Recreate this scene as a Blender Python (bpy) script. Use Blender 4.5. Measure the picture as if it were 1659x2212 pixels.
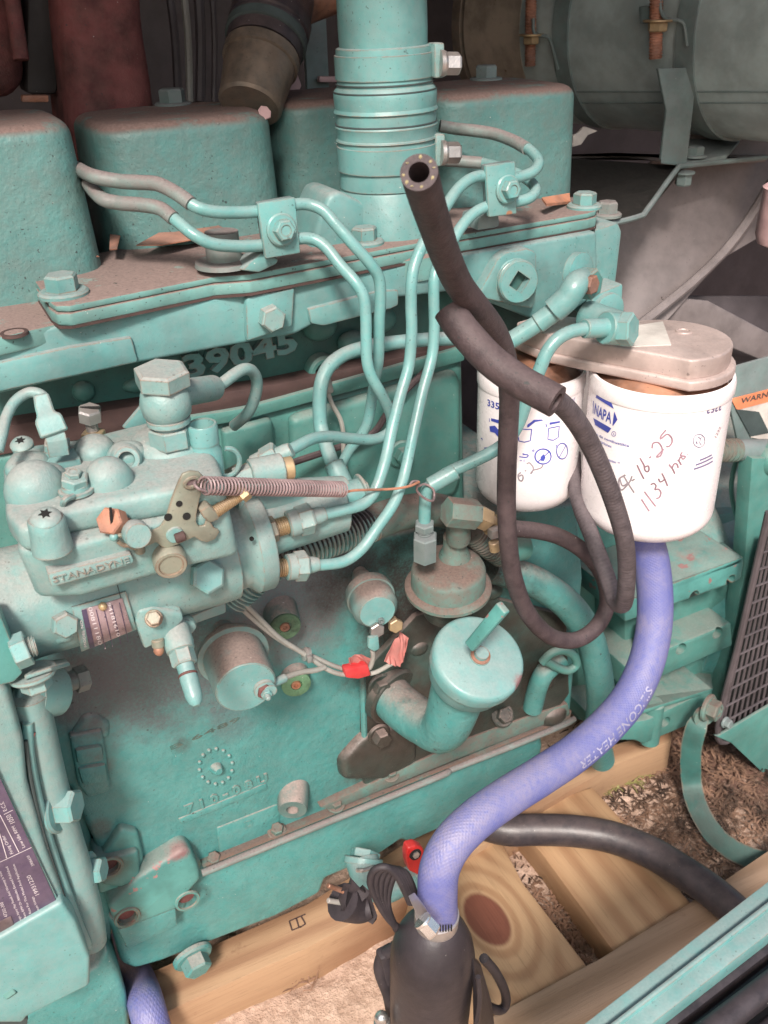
import bpy, bmesh, math, random
from mathutils import Vector as V, Matrix as M
random.seed(7)
R_ = math.radians
# ---------------------------------------------------------------- camera, sky, sun, exposure
scene = bpy.context.scene
for o in list(bpy.data.objects): bpy.data.objects.remove(o, do_unlink=True)
COL = scene.collection
W2C = M(((0.8969, -0.4412, -0.0289), (0.2408, 0.4327, 0.8688), (-0.3708, -0.7862, 0.4943)))
CAM = V((0.0, -0.6, 0.9)); FOC = 2000.0
_r2 = W2C.row[2].normalized(); _r0 = (W2C.row[0] - _r2 * W2C.row[0].dot(_r2)).normalized(); _r1 = _r2.cross(_r0)
W2C = M((_r0, _r1, _r2)); C2W = W2C.transposed()
cam = bpy.data.cameras.new('camera'); camo = bpy.data.objects.new('camera', cam); COL.objects.link(camo)
camo.matrix_world = M.Translation(CAM) @ C2W.to_4x4()
cam.sensor_fit = 'VERTICAL'; cam.sensor_height = 24; cam.lens = 24 * FOC / 2212
cam.clip_start = 0.02; cam.clip_end = 60
scene.camera = camo
cam.dof.use_dof = True; cam.dof.focus_distance = 0.64; cam.dof.aperture_fstop = 13
wd = bpy.data.worlds.new('World'); scene.world = wd; wd.use_nodes = True
SUN_DIR = V((-0.36, -0.62, 0.74)).normalized()       # from the engine towards the sun
sky = wd.node_tree.nodes.new('ShaderNodeTexSky'); sky.sky_type = 'NISHITA'; sky.sun_disc = False
sky.sun_elevation = math.asin(SUN_DIR.z); sky.sun_rotation = math.atan2(SUN_DIR.x, SUN_DIR.y)
sky.dust_density = 4.0; sky.air_density = 1.2
wd.node_tree.links.new(sky.outputs[0], wd.node_tree.nodes['Background'].inputs[0])
wd.node_tree.nodes['Background'].inputs[1].default_value = 0.052
sl = bpy.data.lights.new('sun', 'SUN'); so = bpy.data.objects.new('sun', sl); COL.objects.link(so)
so.rotation_euler = SUN_DIR.to_track_quat('Z', 'Y').to_euler(); so.location = (-1, -2, 3)
sl.energy = 1.5; sl.angle = R_(10); sl.color = (1.0, 0.92, 0.85)
scene.view_settings.view_transform = 'Standard'; scene.view_settings.look = 'None'
scene.view_settings.exposure = 1.75; scene.view_settings.gamma = 1.0
# ---------------------------------------------------------------- placing: a sight line met with a plane of the engine
def ray(x, y): return C2W @ V(((x - 829.5) / FOC, -(y - 1106) / FOC, -1.0))
def P(x, y, Y=0.0):
    d = ray(x, y); return CAM + d * ((Y - CAM.y) / d.y)
def Q(x, y, Z):
    d = ray(x, y); return CAM + d * ((Z - CAM.z) / d.z)
def dep(p): return -(W2C @ (V(p) - CAM)).z
def mm(px, p): return px * dep(p) / FOC
def pt(t): return t if isinstance(t, V) else P(*t)
FRONT = V((0, -1, 0)); UP = V((0, 0, 1)); RIGHT = V((1, 0, 0))
# ---------------------------------------------------------------- materials
MATS = {}
def nt(name):
    m = bpy.data.materials.new(name); m.use_nodes = True
    n = m.node_tree; return m, n, n.nodes['Principled BSDF']
def node(n, t, **kw):
    o = n.nodes.new(t)
    for k, v in kw.items():
        if k.startswith('i_'):
            key = k[2:]; key = int(key) if key.isdigit() else key.replace('_', ' ')
            o.inputs[key].default_value = v
        else: setattr(o, k, v)
    return o
def mixc(n, fac, a, b):
    m = node(n, 'ShaderNodeMix', data_type='RGBA')
    for s, v in ((0, fac), (6, a), (7, b)):
        if hasattr(v, 'is_output'): n.links.new(v, m.inputs[s])
        else: m.inputs[s].default_value = v if s == 0 else (*v, 1) if len(v) == 3 else v
    return m.outputs[2]
def ramp(n, src, lo, hi, a=0.0, b=1.0):
    m = node(n, 'ShaderNodeMapRange', clamp=True); m.interpolation_type = 'SMOOTHSTEP'
    n.links.new(src, m.inputs[0])
    m.inputs[1].default_value = lo; m.inputs[2].default_value = hi; m.inputs[3].default_value = a; m.inputs[4].default_value = b
    return m.outputs[0]
def math_(n, op, a, b=None):
    m = node(n, 'ShaderNodeMath', operation=op)
    for i, v in enumerate((a, b)):
        if v is None: continue
        if hasattr(v, 'is_output'): n.links.new(v, m.inputs[i])
        else: m.inputs[i].default_value = v
    return m.outputs[0]
def noise(n, vec, scale, detail=3, rough=.6, seed=0):
    t = node(n, 'ShaderNodeTexNoise', noise_dimensions='4D'); t.inputs['W'].default_value = seed
    t.inputs['Scale'].default_value = scale; t.inputs['Detail'].default_value = detail; t.inputs['Roughness'].default_value = rough
    n.links.new(vec, t.inputs['Vector']); return t.outputs['Fac']
def surf(name, base, rough=.5, metal=0.0, stains=(), vary=.12, dust=0.0, dustc=(.36, .26, .235), chips=0.0, chipc=(.20, .115, .11),
         speck=.5, edge=0.0, bump=.25, bscale=900, film=0.0, grime=0.0, grimec=(.05, .035, .03), spec=.5, coat=0.0):
    """painted / metal / rubber surface: colour drift, dust settled on upward faces, an all-over dust film, oil grime, chips, specks, worn edges"""
    m, n, b = nt(name); MATS[name] = m
    co = node(n, 'ShaderNodeTexCoord'); oi = node(n, 'ShaderNodeObjectInfo')
    ad = node(n, 'ShaderNodeVectorMath', operation='ADD'); n.links.new(co.outputs['Object'], ad.inputs[0])
    sc = node(n, 'ShaderNodeVectorMath', operation='SCALE'); n.links.new(oi.outputs['Location'], sc.inputs[0]); sc.inputs['Scale'].default_value = 1.0
    n.links.new(sc.outputs[0], ad.inputs[1]); vec = ad.outputs[0]
    n1 = noise(n, vec, 22, 4); n2 = noise(n, vec, 90, 5, .7, 3)
    dark = tuple(c * (1 - vary * 2.2) for c in base); lite = tuple(min(1, c * (1 + vary)) for c in base)
    col = mixc(n, ramp(n, n1, .35, .65), dark, lite)
    r = rough
    geo = node(n, 'ShaderNodeNewGeometry'); sp = node(n, 'ShaderNodeSeparateXYZ'); n.links.new(geo.outputs['Normal'], sp.inputs[0])
    if grime:
        g = ramp(n, noise(n, vec, 9, 5, .65, 11), .62 - grime * .35, .74 - grime * .2)
        col = mixc(n, math_(n, 'MULTIPLY', g, .85), col, grimec)
    if film:
        f = math_(n, 'MULTIPLY', ramp(n, n2, .25, .7), film)
        col = mixc(n, f, col, dustc)
    for (sx, sy, sz, sr, scol, sk) in stains:      # soot, oil and painted-in shade of their own shape round a place on the part
        dn = node(n, 'ShaderNodeVectorMath', operation='DISTANCE'); n.links.new(vec, dn.inputs[0]); dn.inputs[1].default_value = (sx, sy, sz)
        q = math_(n, 'ADD', dn.outputs['Value'], math_(n, 'MULTIPLY', math_(n, 'SUBTRACT', noise(n, vec, 30, 6, .7, 31), .5), sr * 1.5))
        f = math_(n, 'MULTIPLY', ramp(n, q, sr * .35, sr, 1, 0), ramp(n, noise(n, vec, 420, 4, .75, 33), .30, .62, sk * .55, sk))
        col = mixc(n, f, col, scol)
    rr = None
    if dust:
        up = ramp(n, sp.outputs[2], .25, .92)
        patch = ramp(n, noise(n, vec, 40, 6, .75, 5), .28, .55)
        d = math_(n, 'MULTIPLY', math_(n, 'MULTIPLY', up, patch), dust)
        col = mixc(n, d, col, mixc(n, ramp(n, noise(n, vec, 500, 2, .5, 8), .3, .7), tuple(c * .84 for c in dustc), tuple(c * 1.08 for c in dustc)))
        rr = ramp(n, d, 0, .8, rough, .95)
    if speck:
        s = ramp(n, math_(n, 'MAXIMUM', noise(n, vec, 520, 1, .4, 6), math_(n, 'SUBTRACT', noise(n, vec, 260, 1, .4, 7), .03)), .68, .75)
        s = math_(n, 'MULTIPLY', s, ramp(n, noise(n, vec, 14, 4, .6, 12), .38, .58, .12, 1))
        col = mixc(n, math_(n, 'MULTIPLY', s, speck), col, (.035, .04, .04))
        s2 = math_(n, 'MULTIPLY', ramp(n, noise(n, vec, 480, 1, .4, 16), .765, .79), ramp(n, noise(n, vec, 11, 3, .6, 17), .45, .55))
        col = mixc(n, math_(n, 'MULTIPLY', s2, speck * .9), col, (.62, .6, .55))
    if chips:
        c = ramp(n, noise(n, vec, 48, 6, .62, 21), .70 - chips * .12, .715 - chips * .12)
        col = mixc(n, c, col, mixc(n, n2, chipc, tuple(x * 1.7 for x in chipc)))
    if edge:
        bv = node(n, 'ShaderNodeBevel', samples=4); bv.inputs['Radius'].default_value = .0016
        dt = node(n, 'ShaderNodeVectorMath', operation='DOT_PRODUCT'); n.links.new(bv.outputs[0], dt.inputs[0]); n.links.new(geo.outputs['Normal'], dt.inputs[1])
        e = ramp(n, math_(n, 'SUBTRACT', 1.0, dt.outputs['Value']), .02, .10)
        e = math_(n, 'MULTIPLY', math_(n, 'MULTIPLY', e, ramp(n, n2, .36, .56)), min(1.0, edge))
        col = mixc(n, e, col, (.24, .125, .08))
    n.links.new(col, b.inputs['Base Color'])
    b.inputs['Metallic'].default_value = metal; b.inputs['Specular IOR Level'].default_value = spec
    if rr is not None: n.links.new(rr, b.inputs['Roughness'])
    else: n.links.new(ramp(n, n2, .3, .7, max(.05, rough - .08), rough + .1), b.inputs['Roughness'])
    if coat: b.inputs['Coat Weight'].default_value = coat; b.inputs['Coat Roughness'].default_value = .25
    bp = node(n, 'ShaderNodeBump'); bp.inputs['Strength'].default_value = bump; bp.inputs['Distance'].default_value = .0006
    h = math_(n, 'ADD', noise(n, vec, bscale, 3, .6, 2), math_(n, 'MULTIPLY', noise(n, vec, 130, 3, .5, 4), 2.2))
    n.links.new(h, bp.inputs['Height']); n.links.new(bp.outputs[0], b.inputs['Normal'])
    return m
def S_(x, y, r, c, k, Y=0.0):
    p = P(x, y, Y); return (p.x, p.y, p.z, r, c, k)
SOOT_SHADE = (.10, .095, .105)  # grey under the pump: grime with the pump's shadow painted in
STAINS_AND_SHADE = (S_(330, 1440, .095, SOOT_SHADE, .9), S_(640, 1290, .085, (.17, .15, .16), .9), S_(160, 1480, .05, SOOT_SHADE, .8), S_(500, 1560, .03, SOOT_SHADE, .5), S_(880, 1380, .075, (.055, .04, .035), .95), S_(830, 1640, .05, (.07, .05, .035), .95),
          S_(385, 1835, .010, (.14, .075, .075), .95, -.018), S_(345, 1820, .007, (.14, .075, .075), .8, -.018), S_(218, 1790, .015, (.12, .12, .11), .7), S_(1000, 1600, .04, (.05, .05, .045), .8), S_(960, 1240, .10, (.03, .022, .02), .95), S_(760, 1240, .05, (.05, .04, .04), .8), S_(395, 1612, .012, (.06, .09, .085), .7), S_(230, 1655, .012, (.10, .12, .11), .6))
CHIP = (.19, .11, .11)
STAINS2 = (S_(382, 1835, .020, CHIP, 1.6, -.018), S_(240, 1880, .02, (.07, .10, .08), .9, -.014), S_(280, 1985, .018, (.07, .10, .08), .9, -.018), S_(1480, 1240, .030, (.26, .18, .16), 1.6, .06), S_(1520, 1315, .014, CHIP, 1.6, .03))
STAINS3 = (S_(1018, 1425, .007, CHIP, 1.5, -.125), S_(1060, 1400, .005, CHIP, 1.3, -.12), S_(1118, 1475, .010, CHIP, 1.6, -.14), S_(950, 1350, .003, CHIP, 1.4, -.10), S_(1100, 462, .003, (.4, .2, .12), 1.5, -.03))
TEAL = (.115, .305, .298)
surf('teal', TEAL, .42, dust=.6, speck=.6, film=.26, dustc=(.29, .27, .265), vary=.10, edge=.75)
surf('teal_clean', (.120, .33, .322), .27, dust=.35, speck=.45, film=.27, dustc=(.32, .30, .295), edge=.6, vary=.07, stains=STAINS3)
surf('teal_edge', (.118, .305, .298), .42, dust=.6, speck=.6, film=.26, dustc=(.29, .27, .265), vary=.10, edge=1.5)
surf('sender_can', (.13, .25, .24), .5, dust=1.1, speck=.7, film=.35, edge=.4, dustc=(.24, .18, .16))
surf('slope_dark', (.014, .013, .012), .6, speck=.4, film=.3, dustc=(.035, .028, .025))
surf('faint_print', (.36, .35, .48), .5, speck=0, bump=0)
surf('teal_pale', (.15, .325, .315), .42, dust=.65, speck=.5, film=.42, vary=.05, bump=.45, edge=.8, dustc=(.33, .295, .28))
surf('teal_top', (.13, .31, .29), .55, dust=1.9, speck=.9, film=.18, edge=.4, dustc=(.215, .155, .14))
surf('teal_cover', (.085, .225, .215), .5, dust=1.3, speck=1.0, film=.28, vary=.05, bump=.7, bscale=420, dustc=(.19, .13, .115))
surf('teal_block', (.058, .250, .240), .40, dust=.6, speck=.9, film=.12, vary=.06, edge=.3, bump=.75, bscale=420, stains=STAINS_AND_SHADE)
surf('teal_grimy_shade', (.035, .13, .115), .5, dust=.5, speck=.5, film=.2, vary=.15, edge=.4, dustc=(.10, .10, .09))  # grime, with the shade of the head's recess put into the base
surf('teal_oily', (.04, .13, .115), .3, dust=.5, speck=.5, film=.05, vary=.25, grime=.95, grimec=(.035, .025, .02), bump=.5)
surf('teal_chip', (.085, .27, .25), .4, dust=.4, speck=.4, chips=.75, edge=1.0, stains=STAINS2)
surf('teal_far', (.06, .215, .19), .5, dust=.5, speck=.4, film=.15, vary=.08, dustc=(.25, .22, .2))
surf('teal_gray', (.15, .22, .215), .5, dust=.4, speck=.35, film=.35, dustc=(.22, .20, .21))
surf('muffler', (.40, .50, .50), .34, .15, dust=.2, speck=.15, film=.2, dustc=(.40, .37, .36))
surf('dusty_teal', (.09, .20, .175), .7, dust=1.0, speck=.9, film=.75, edge=.3, dustc=(.15, .105, .09))
surf('tube_dusty', (.17, .24, .225), .55, dust=.9, speck=.5, film=.65, dustc=(.20, .16, .155))
surf('rust', (.13, .036, .036), .8, dust=.3, speck=.8, film=.2, vary=.3, bump=.8, dustc=(.25, .14, .12))
surf('rust_orange', (.42, .17, .09), .7, speck=.5, vary=.3, film=.35, bump=.6)
surf('copper', (.40, .19, .11), .5, .4, speck=.5, vary=.35, film=.3)
surf('dark', (.022, .021, .022), .7, speck=.3, film=.2, dustc=(.06, .052, .05))
surf('darkpanel', (.075, .062, .068), .55, speck=.35, film=.35, dustc=(.10, .085, .09))
surf('panel', (.19, .165, .165), .5, speck=.4, film=.3, dustc=(.26, .225, .225))
surf('rubber', (.045, .032, .035), .58, dust=.3, speck=.9, film=.26, dustc=(.19, .14, .14), bump=.6, spec=.35)
surf('rubber_ribbed', (.06, .05, .055), .55, dust=.35, speck=.5, film=.35, dustc=(.20, .165, .175), bump=.5, spec=.35)
surf('rubber_cut', (.10, .085, .09), .6, speck=.3, film=.1)
surf('rubber_black', (.022, .021, .028), .38, dust=.12, speck=.55, film=.1, spec=.5)
surf('plastic', (.022, .019, .023), .42, dust=.2, speck=.5, film=.08, dustc=(.16, .13, .14), spec=.45)
surf('bore', (.008, .008, .008), .9, speck=0)
surf('cord', (.022, .018, .021), .6, dust=.15, speck=.3, film=.2, dustc=(.09, .07, .08))
surf('yarn', (.42, .36, .20), .9, speck=0)
surf('white', (.82, .77, .78), .28, dust=.0, speck=.08, vary=.015, bump=.06, spec=.5)
surf('ink', (.05, .07, .38), .5, speck=0, vary=.1, bump=0)
surf('ink_dark', (.16, .14, .26), .5, speck=0, vary=.1, bump=0)
surf('pencil', (.34, .21, .26), .6, speck=0, vary=.2, bump=0)
surf('pencil_gray', (.30, .26, .29), .6, speck=0, vary=.2, bump=0)
surf('alu', (.56, .46, .43), .45, .35, dust=.45, dustc=(.44, .34, .31), speck=.5, film=.4, vary=.15)
surf('zinc', (.50, .48, .46), .33, .75, dust=.3, speck=.2, film=.15, vary=.15)
surf('shiny', (.75, .74, .72), .2, .9, speck=.05, vary=.1)
surf('brass', (.45, .33, .18), .42, .45, dust=.3, speck=.35, film=.2, vary=.2)
surf('yellow_zinc', (.22, .25, .20), .42, .25, dust=.35, speck=.3, film=.25, vary=.2, edge=.9, dustc=(.36, .28, .22))
surf('spring', (.29, .21, .215), .5, .3, speck=.15, film=.3, dustc=(.45, .33, .33), vary=.2)
surf('wire_gray', (.33, .34, .31), .5, dust=.3, speck=.3, film=.2)
surf('tape', (.62, .035, .04), .4, speck=.2, film=.1)
surf('tape_dusty', (.50, .17, .155), .6, speck=.5, film=.35, dustc=(.42, .25, .22))
surf('red', (.55, .02, .02), .35, speck=.15, dust=.1)
surf('label', (.075, .055, .10), .35, speck=.6, film=.18, dustc=(.3, .22, .26), chips=.0, bump=.05)
surf('label_ink', (.62, .56, .58), .5, speck=.3, bump=0)
surf('label_dots', (.62, .56, .58), .5, speck=.3, bump=0)
surf('plate_metal', (.36, .28, .31), .4, .5, speck=.9, film=.2, vary=.3, bump=.5)
surf('plate_dark', (.06, .045, .085), .45, speck=.9, chips=.5, chipc=(.4, .33, .35))
surf('sticker', (.58, .54, .50), .5, speck=.15)
surf('orange', (.75, .25, .12), .5, speck=.2, film=.1)
surf('straw', (.20, .115, .075), .8, speck=.2, vary=.4)
surf('leaf', (.34, .15, .095), .6, speck=.4, vary=.3, dust=.3)
surf('weed', (.26, .25, .09), .6, speck=.1)
surf('gasket', (.055, .03, .028), .8, speck=.5, film=.3, dustc=(.13, .08, .07))
surf('oilbrown', (.11, .065, .04), .3, speck=.6, vary=.35, film=.1)
surf('pink', (.50, .33, .33), .6, speck=.2)
surf('block_boss', (.07, .17, .16), .6, speck=.8, film=.2, dust=.8)
surf('green_moss', (.10, .22, .12), .8, speck=1.0, vary=.35, film=.1, bump=1.2)
surf('seam_dark', (.05, .07, .07), .7, speck=.2)
surf('tan_reflection', (.42, .36, .29), .35, .3, speck=.4, vary=.2, film=.3, dustc=(.45, .38, .32))  # warm reflection on the muffler end, painted as a tan base colour
surf('burnt', (.15, .135, .115), .42, .3, speck=.4, vary=.2, film=.3, dustc=(.4, .28, .2))
def wood_mat(name, a, b, knots, axis):
    m, n, bs = nt(name); MATS[name] = m
    co = node(n, 'ShaderNodeTexCoord'); mp = node(n, 'ShaderNodeMapping'); n.links.new(co.outputs['Object'], mp.inputs[0])
    mp.inputs['Scale'].default_value = (2.4, 70, 70) if axis == 0 else (70, 2.4, 70)
    nz = noise(n, mp.outputs[0], 1.0, 5, .6, 1)
    w = node(n, 'ShaderNodeTexWave', wave_type='BANDS', bands_direction='Y' if axis == 0 else 'X')
    w.inputs['Scale'].default_value = 11; w.inputs['Distortion'].default_value = 4.5; w.inputs['Detail'].default_value = 3; w.inputs['Detail Scale'].default_value = .6
    mp2 = node(n, 'ShaderNodeMapping'); n.links.new(co.outputs['Object'], mp2.inputs[0]); mp2.inputs['Scale'].default_value = (.35, 1, 1) if axis == 0 else (1, .35, 1)
    vec = mp2.outputs[0]; dist = None
    if knots:
        for (kx, ky, kr) in knots:
            d = node(n, 'ShaderNodeVectorMath', operation='DISTANCE'); k2 = node(n, 'ShaderNodeMapping'); n.links.new(co.outputs['Object'], k2.inputs[0])
            sc = (.62, 1, 0) if axis == 0 else (1, .62, 0)
            k2.inputs['Scale'].default_value = sc; n.links.new(k2.outputs[0], d.inputs[0]); d.inputs[1].default_value = (kx * sc[0], ky * sc[1], 0)
            dist = d.outputs['Value'] if dist is None else math_(n, 'MINIMUM', dist, d.outputs['Value']); KR = kr
    n.links.new(vec, w.inputs['Vector'])
    grain = math_(n, 'ADD', math_(n, 'MULTIPLY', w.outputs['Fac'], .35), math_(n, 'MULTIPLY', nz, .65))
    if dist is not None:
        near = ramp(n, dist, KR * .9, KR * 4.0, 1, 0)
        dn = math_(n, 'ADD', dist, math_(n, 'MULTIPLY', nz, .004))
        rings = ramp(n, math_(n, 'SINE', math_(n, 'MULTIPLY', dn, 380.0)), -1.4, 1.0, .3, .8)
        grain = math_(n, 'ADD', math_(n, 'MULTIPLY', grain, math_(n, 'SUBTRACT', 1.0, near)), math_(n, 'MULTIPLY', rings, near))
    col = mixc(n, ramp(n, grain, .25, .75), a, b)
    fine = noise(n, mp.outputs[0], 9.0, 4, .7, 4)
    col = mixc(n, math_(n, 'MULTIPLY', ramp(n, fine, .5, .75), .45), col, tuple(c * .5 for c in a))
    st = noise(n, co.outputs['Object'], 28, 5, .6, 9)
    col = mixc(n, math_(n, 'MULTIPLY', ramp(n, st, .62, .72), .5), col, (.12, .05, .03))
    if dist is not None:
        kk = ramp(n, math_(n, 'ADD', dist, math_(n, 'MULTIPLY', fine, .003)), KR * .85, KR * 1.05, 1, 0)
        col = mixc(n, kk, col, mixc(n, fine, (.10, .032, .02), (.24, .085, .05)))
    n.links.new(col, bs.inputs['Base Color']); bs.inputs['Roughness'].default_value = .7
    bp = node(n, 'ShaderNodeBump'); bp.inputs['Strength'].default_value = .35; bp.inputs['Distance'].default_value = .001
    n.links.new(math_(n, 'ADD', fine, grain), bp.inputs['Height']); n.links.new(bp.outputs[0], bs.inputs['Normal'])
wood_mat('wood_x', (.27, .15, .085), (.38, .24, .14), None, 0)
wood_mat('wood_dusty', (.30, .19, .12), (.42, .28, .19), None, 0)
wood_mat('wood_y', (.34, .19, .10), (.46, .29, .16), None, 1)
def dirt_mat():
    m, n, b = nt('dirt'); MATS['dirt'] = m
    co = node(n, 'ShaderNodeTexCoord'); v = co.outputs['Object']
    a = noise(n, v, 9, 6, .65); c = noise(n, v, 60, 6, .75, 3); d = noise(n, v, 300, 3, .7, 5)
    col = mixc(n, ramp(n, c, .3, .7), (.36, .235, .17), (.66, .48, .38))
    sx = node(n, 'ShaderNodeSeparateXYZ'); n.links.new(v, sx.inputs[0])
    far = ramp(n, sx.outputs[0], .36, .50)
    mulch = math_(n, 'ADD', math_(n, 'MULTIPLY', far, .22), a)
    col = mixc(n, math_(n, 'MULTIPLY', ramp(n, mulch, .54, .64), ramp(n, c, .35, .5)), col, mixc(n, d, (.07, .035, .025), (.22, .12, .085)))
    n.links.new(col, b.inputs['Base Color']); b.inputs['Roughness'].default_value = .95
    bp = node(n, 'ShaderNodeBump'); bp.inputs['Strength'].default_value = 1; bp.inputs['Distance'].default_value = .006
    n.links.new(math_(n, 'ADD', c, math_(n, 'MULTIPLY', d, .4)), bp.inputs['Height']); n.links.new(bp.outputs[0], b.inputs['Normal'])
dirt_mat()
def hose_mat():
    m, n, b = nt('blue_hose'); MATS['blue_hose'] = m
    uv = node(n, 'ShaderNodeUVMap'); sp = node(n, 'ShaderNodeSeparateXYZ'); n.links.new(uv.outputs[0], sp.inputs[0])
    s1 = math_(n, 'SINE', math_(n, 'MULTIPLY', math_(n, 'ADD', sp.outputs[0], sp.outputs[1]), 6.2832 * 30))
    s2 = math_(n, 'SINE', math_(n, 'MULTIPLY', math_(n, 'SUBTRACT', sp.outputs[0], sp.outputs[1]), 6.2832 * 30))
    w = math_(n, 'MAXIMUM', s1, s2)
    co = node(n, 'ShaderNodeTexCoord'); a = noise(n, co.outputs['Object'], 26, 5, .65); c = noise(n, co.outputs['Object'], 240, 4, .7, 3)
    geo = node(n, 'ShaderNodeNewGeometry'); sz = node(n, 'ShaderNodeSeparateXYZ'); n.links.new(geo.outputs['Normal'], sz.inputs[0])
    col = mixc(n, ramp(n, a, .35, .7), (.090, .110, .33), (.120, .138, .345))
    dusty = math_(n, 'ADD', math_(n, 'MULTIPLY', ramp(n, sz.outputs[2], -.3, .8), .32), math_(n, 'MULTIPLY', ramp(n, a, .42, .66), .30))
    col = mixc(n, math_(n, 'MULTIPLY', dusty, ramp(n, c, .2, .6)), col, (.28, .245, .31))
    col = mixc(n, ramp(n, c, .70, .74), col, (.45, .42, .4))
    n.links.new(col, b.inputs['Base Color']); b.inputs['Roughness'].default_value = .5
    bp = node(n, 'ShaderNodeBump'); bp.inputs['Strength'].default_value = .3; bp.inputs['Distance'].default_value = .0005
    n.links.new(w, bp.inputs['Height']); n.links.new(bp.outputs[0], b.inputs['Normal'])
hose_mat()
# ---------------------------------------------------------------- things and parts
def T(name, label, cat, loc, group=None):
    o = bpy.data.objects.new(name, None); COL.objects.link(o); o.location = pt(loc); o.empty_display_size = .02
    o['label'] = label; o['category'] = cat
    if group: o['group'] = group
    return o
def wpos(o):
    p = V(o.location)
    while o.parent: o = o.parent; p += V(o.location)
    return p
def finish(bm, sharp=38):
    bmesh.ops.recalc_face_normals(bm, faces=bm.faces)
    for f in bm.faces: f.smooth = True
    a = R_(sharp)
    for e in bm.edges:
        if len(e.link_faces) == 2 and e.calc_face_angle(0) > a: e.smooth = False
def O(name, bm, mat, parent=None, label=None, cat=None, group=None, kind=None, sharp=38):
    """link a bmesh given in world coordinates as one object whose origin lies in its middle"""
    finish(bm, sharp)
    me = bpy.data.meshes.new(name)
    n = max(1, len(bm.verts)); c = V((0, 0, 0))
    for v in bm.verts: c += v.co
    c /= n
    for v in bm.verts: v.co -= c
    bm.to_mesh(me); bm.free()
    me.materials.append(MATS[mat])
    o = bpy.data.objects.new(name, me); COL.objects.link(o)
    if parent: o.parent = parent; o.location = c - wpos(parent)
    else: o.location = c
    if label: o['label'] = label
    if cat: o['category'] = cat
    if group: o['group'] = group
    if kind: o['kind'] = kind
    return o
def dup(o, parent, world, rot=None):
    c = o.copy(); COL.objects.link(c); c.parent = parent
    c.location = V(world) - (wpos(parent) if parent else V((0, 0, 0)))
    if rot is not None: c.rotation_euler = rot
    return c
def bev(bm, w, seg=2):
    if w > 0: bmesh.ops.bevel(bm, geom=list(bm.edges), offset=w, segments=seg, affect='EDGES', clamp_overlap=True, profile=.5)
def extr(pts, vec, bevel=.001, seg=2):
    bm = bmesh.new(); vs = [bm.verts.new(p) for p in pts]; f = bm.faces.new(vs)
    r = bmesh.ops.extrude_face_region(bm, geom=[f])
    for v in r['geom']:
        if isinstance(v, bmesh.types.BMVert): v.co += vec
    bmesh.ops.recalc_face_normals(bm, faces=bm.faces)
    bev(bm, bevel, seg); return bm
def slab(px, Y, depth, bevel=.0015, seg=2): return extr([P(x, y, Y) for x, y in px], V((0, depth, 0)), bevel, seg)
def slabz(px, Z, thick, bevel=.0015, seg=2): return extr([Q(x, y, Z) for x, y in px], V((0, 0, -thick)), bevel, seg)
def box(c, s, bevel=.001, rot=None):
    bm = bmesh.new(); bmesh.ops.create_cube(bm, size=1)
    for v in bm.verts: v.co = V((v.co.x * s[0], v.co.y * s[1], v.co.z * s[2]))
    bev(bm, bevel)
    mt = M.Translation(V(c)) @ (rot.to_4x4() if rot is not None else M.Identity(4))
    bmesh.ops.transform(bm, matrix=mt, verts=bm.verts); return bm
def frame(d, up=None):
    d = V(d).normalized(); u = V(up) if up is not None else (V((0, 0, 1)) if abs(d.z) < .9 else V((0, 1, 0)))
    x = u.cross(d).normalized(); y = d.cross(x); return x, y, d
def lathe(o, d, prof, seg=40, up=None, bm=None, poly=None):
    """revolve (t, r) about the axis o + t d; poly = number of flats"""
    o = pt(o); x, y, z = frame(d, up); own = bm or bmesh.new(); rings = []
    s = poly or seg
    for t, r in prof:
        if r <= 1e-6: rings.append([own.verts.new(o + z * t)])
        else: rings.append([own.verts.new(o + z * t + x * (r * math.cos(2 * math.pi * k / s)) + y * (r * math.sin(2 * math.pi * k / s))) for k in range(s)])
    for a, b in zip(rings, rings[1:]):
        for k in range(s):
            k2 = (k + 1) % s
            if len(a) == 1 and len(b) == 1: continue
            if len(a) == 1: own.faces.new((a[0], b[k], b[k2]))
            elif len(b) == 1: own.faces.new((a[k], b[0], a[k2]))
            else: own.faces.new((a[k], b[k], b[k2], a[k2]))
    if len(rings[0]) > 2 and len(rings[-1]) == len(rings[0]) and abs(prof[0][0] - prof[-1][0]) < 1e-6:      # closed ring: join its two rims
        a, b = rings[-1], rings[0]
        for k in range(s): own.faces.new((a[k], a[(k + 1) % s], b[(k + 1) % s], b[k]))
        return own
    for rg in (rings[0], rings[-1]):
        if len(rg) > 2:
            try: own.faces.new(rg)
            except ValueError: pass
    return own
def cyl(a, b, r, seg=32, ch=.0006, r2=None, bm=None, poly=None):
    a, b = pt(a), pt(b); L = (b - a).length; r2 = r if r2 is None else r2
    ch = min(ch, r * .4, L * .4)
    return lathe(a, b - a, [(0, r - ch), (ch, r), (L - ch, r2), (L, r2 - ch)], seg, bm=bm, poly=poly)
def cr(p, n=6):
    out = []
    q = [p[0] * 2 - p[1]] + list(p) + [p[-1] * 2 - p[-2]]
    for i in range(1, len(q) - 2):
        a, b, c, d = q[i - 1:i + 3]
        for k in range(n):
            t = k / n
            out.append(.5 * ((2 * b) + (c - a) * t + (2 * a - 5 * b + 4 * c - d) * t * t + (3 * b - a - 3 * c + d) * t ** 3))
    out.append(p[-1].copy()); return out
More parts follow.
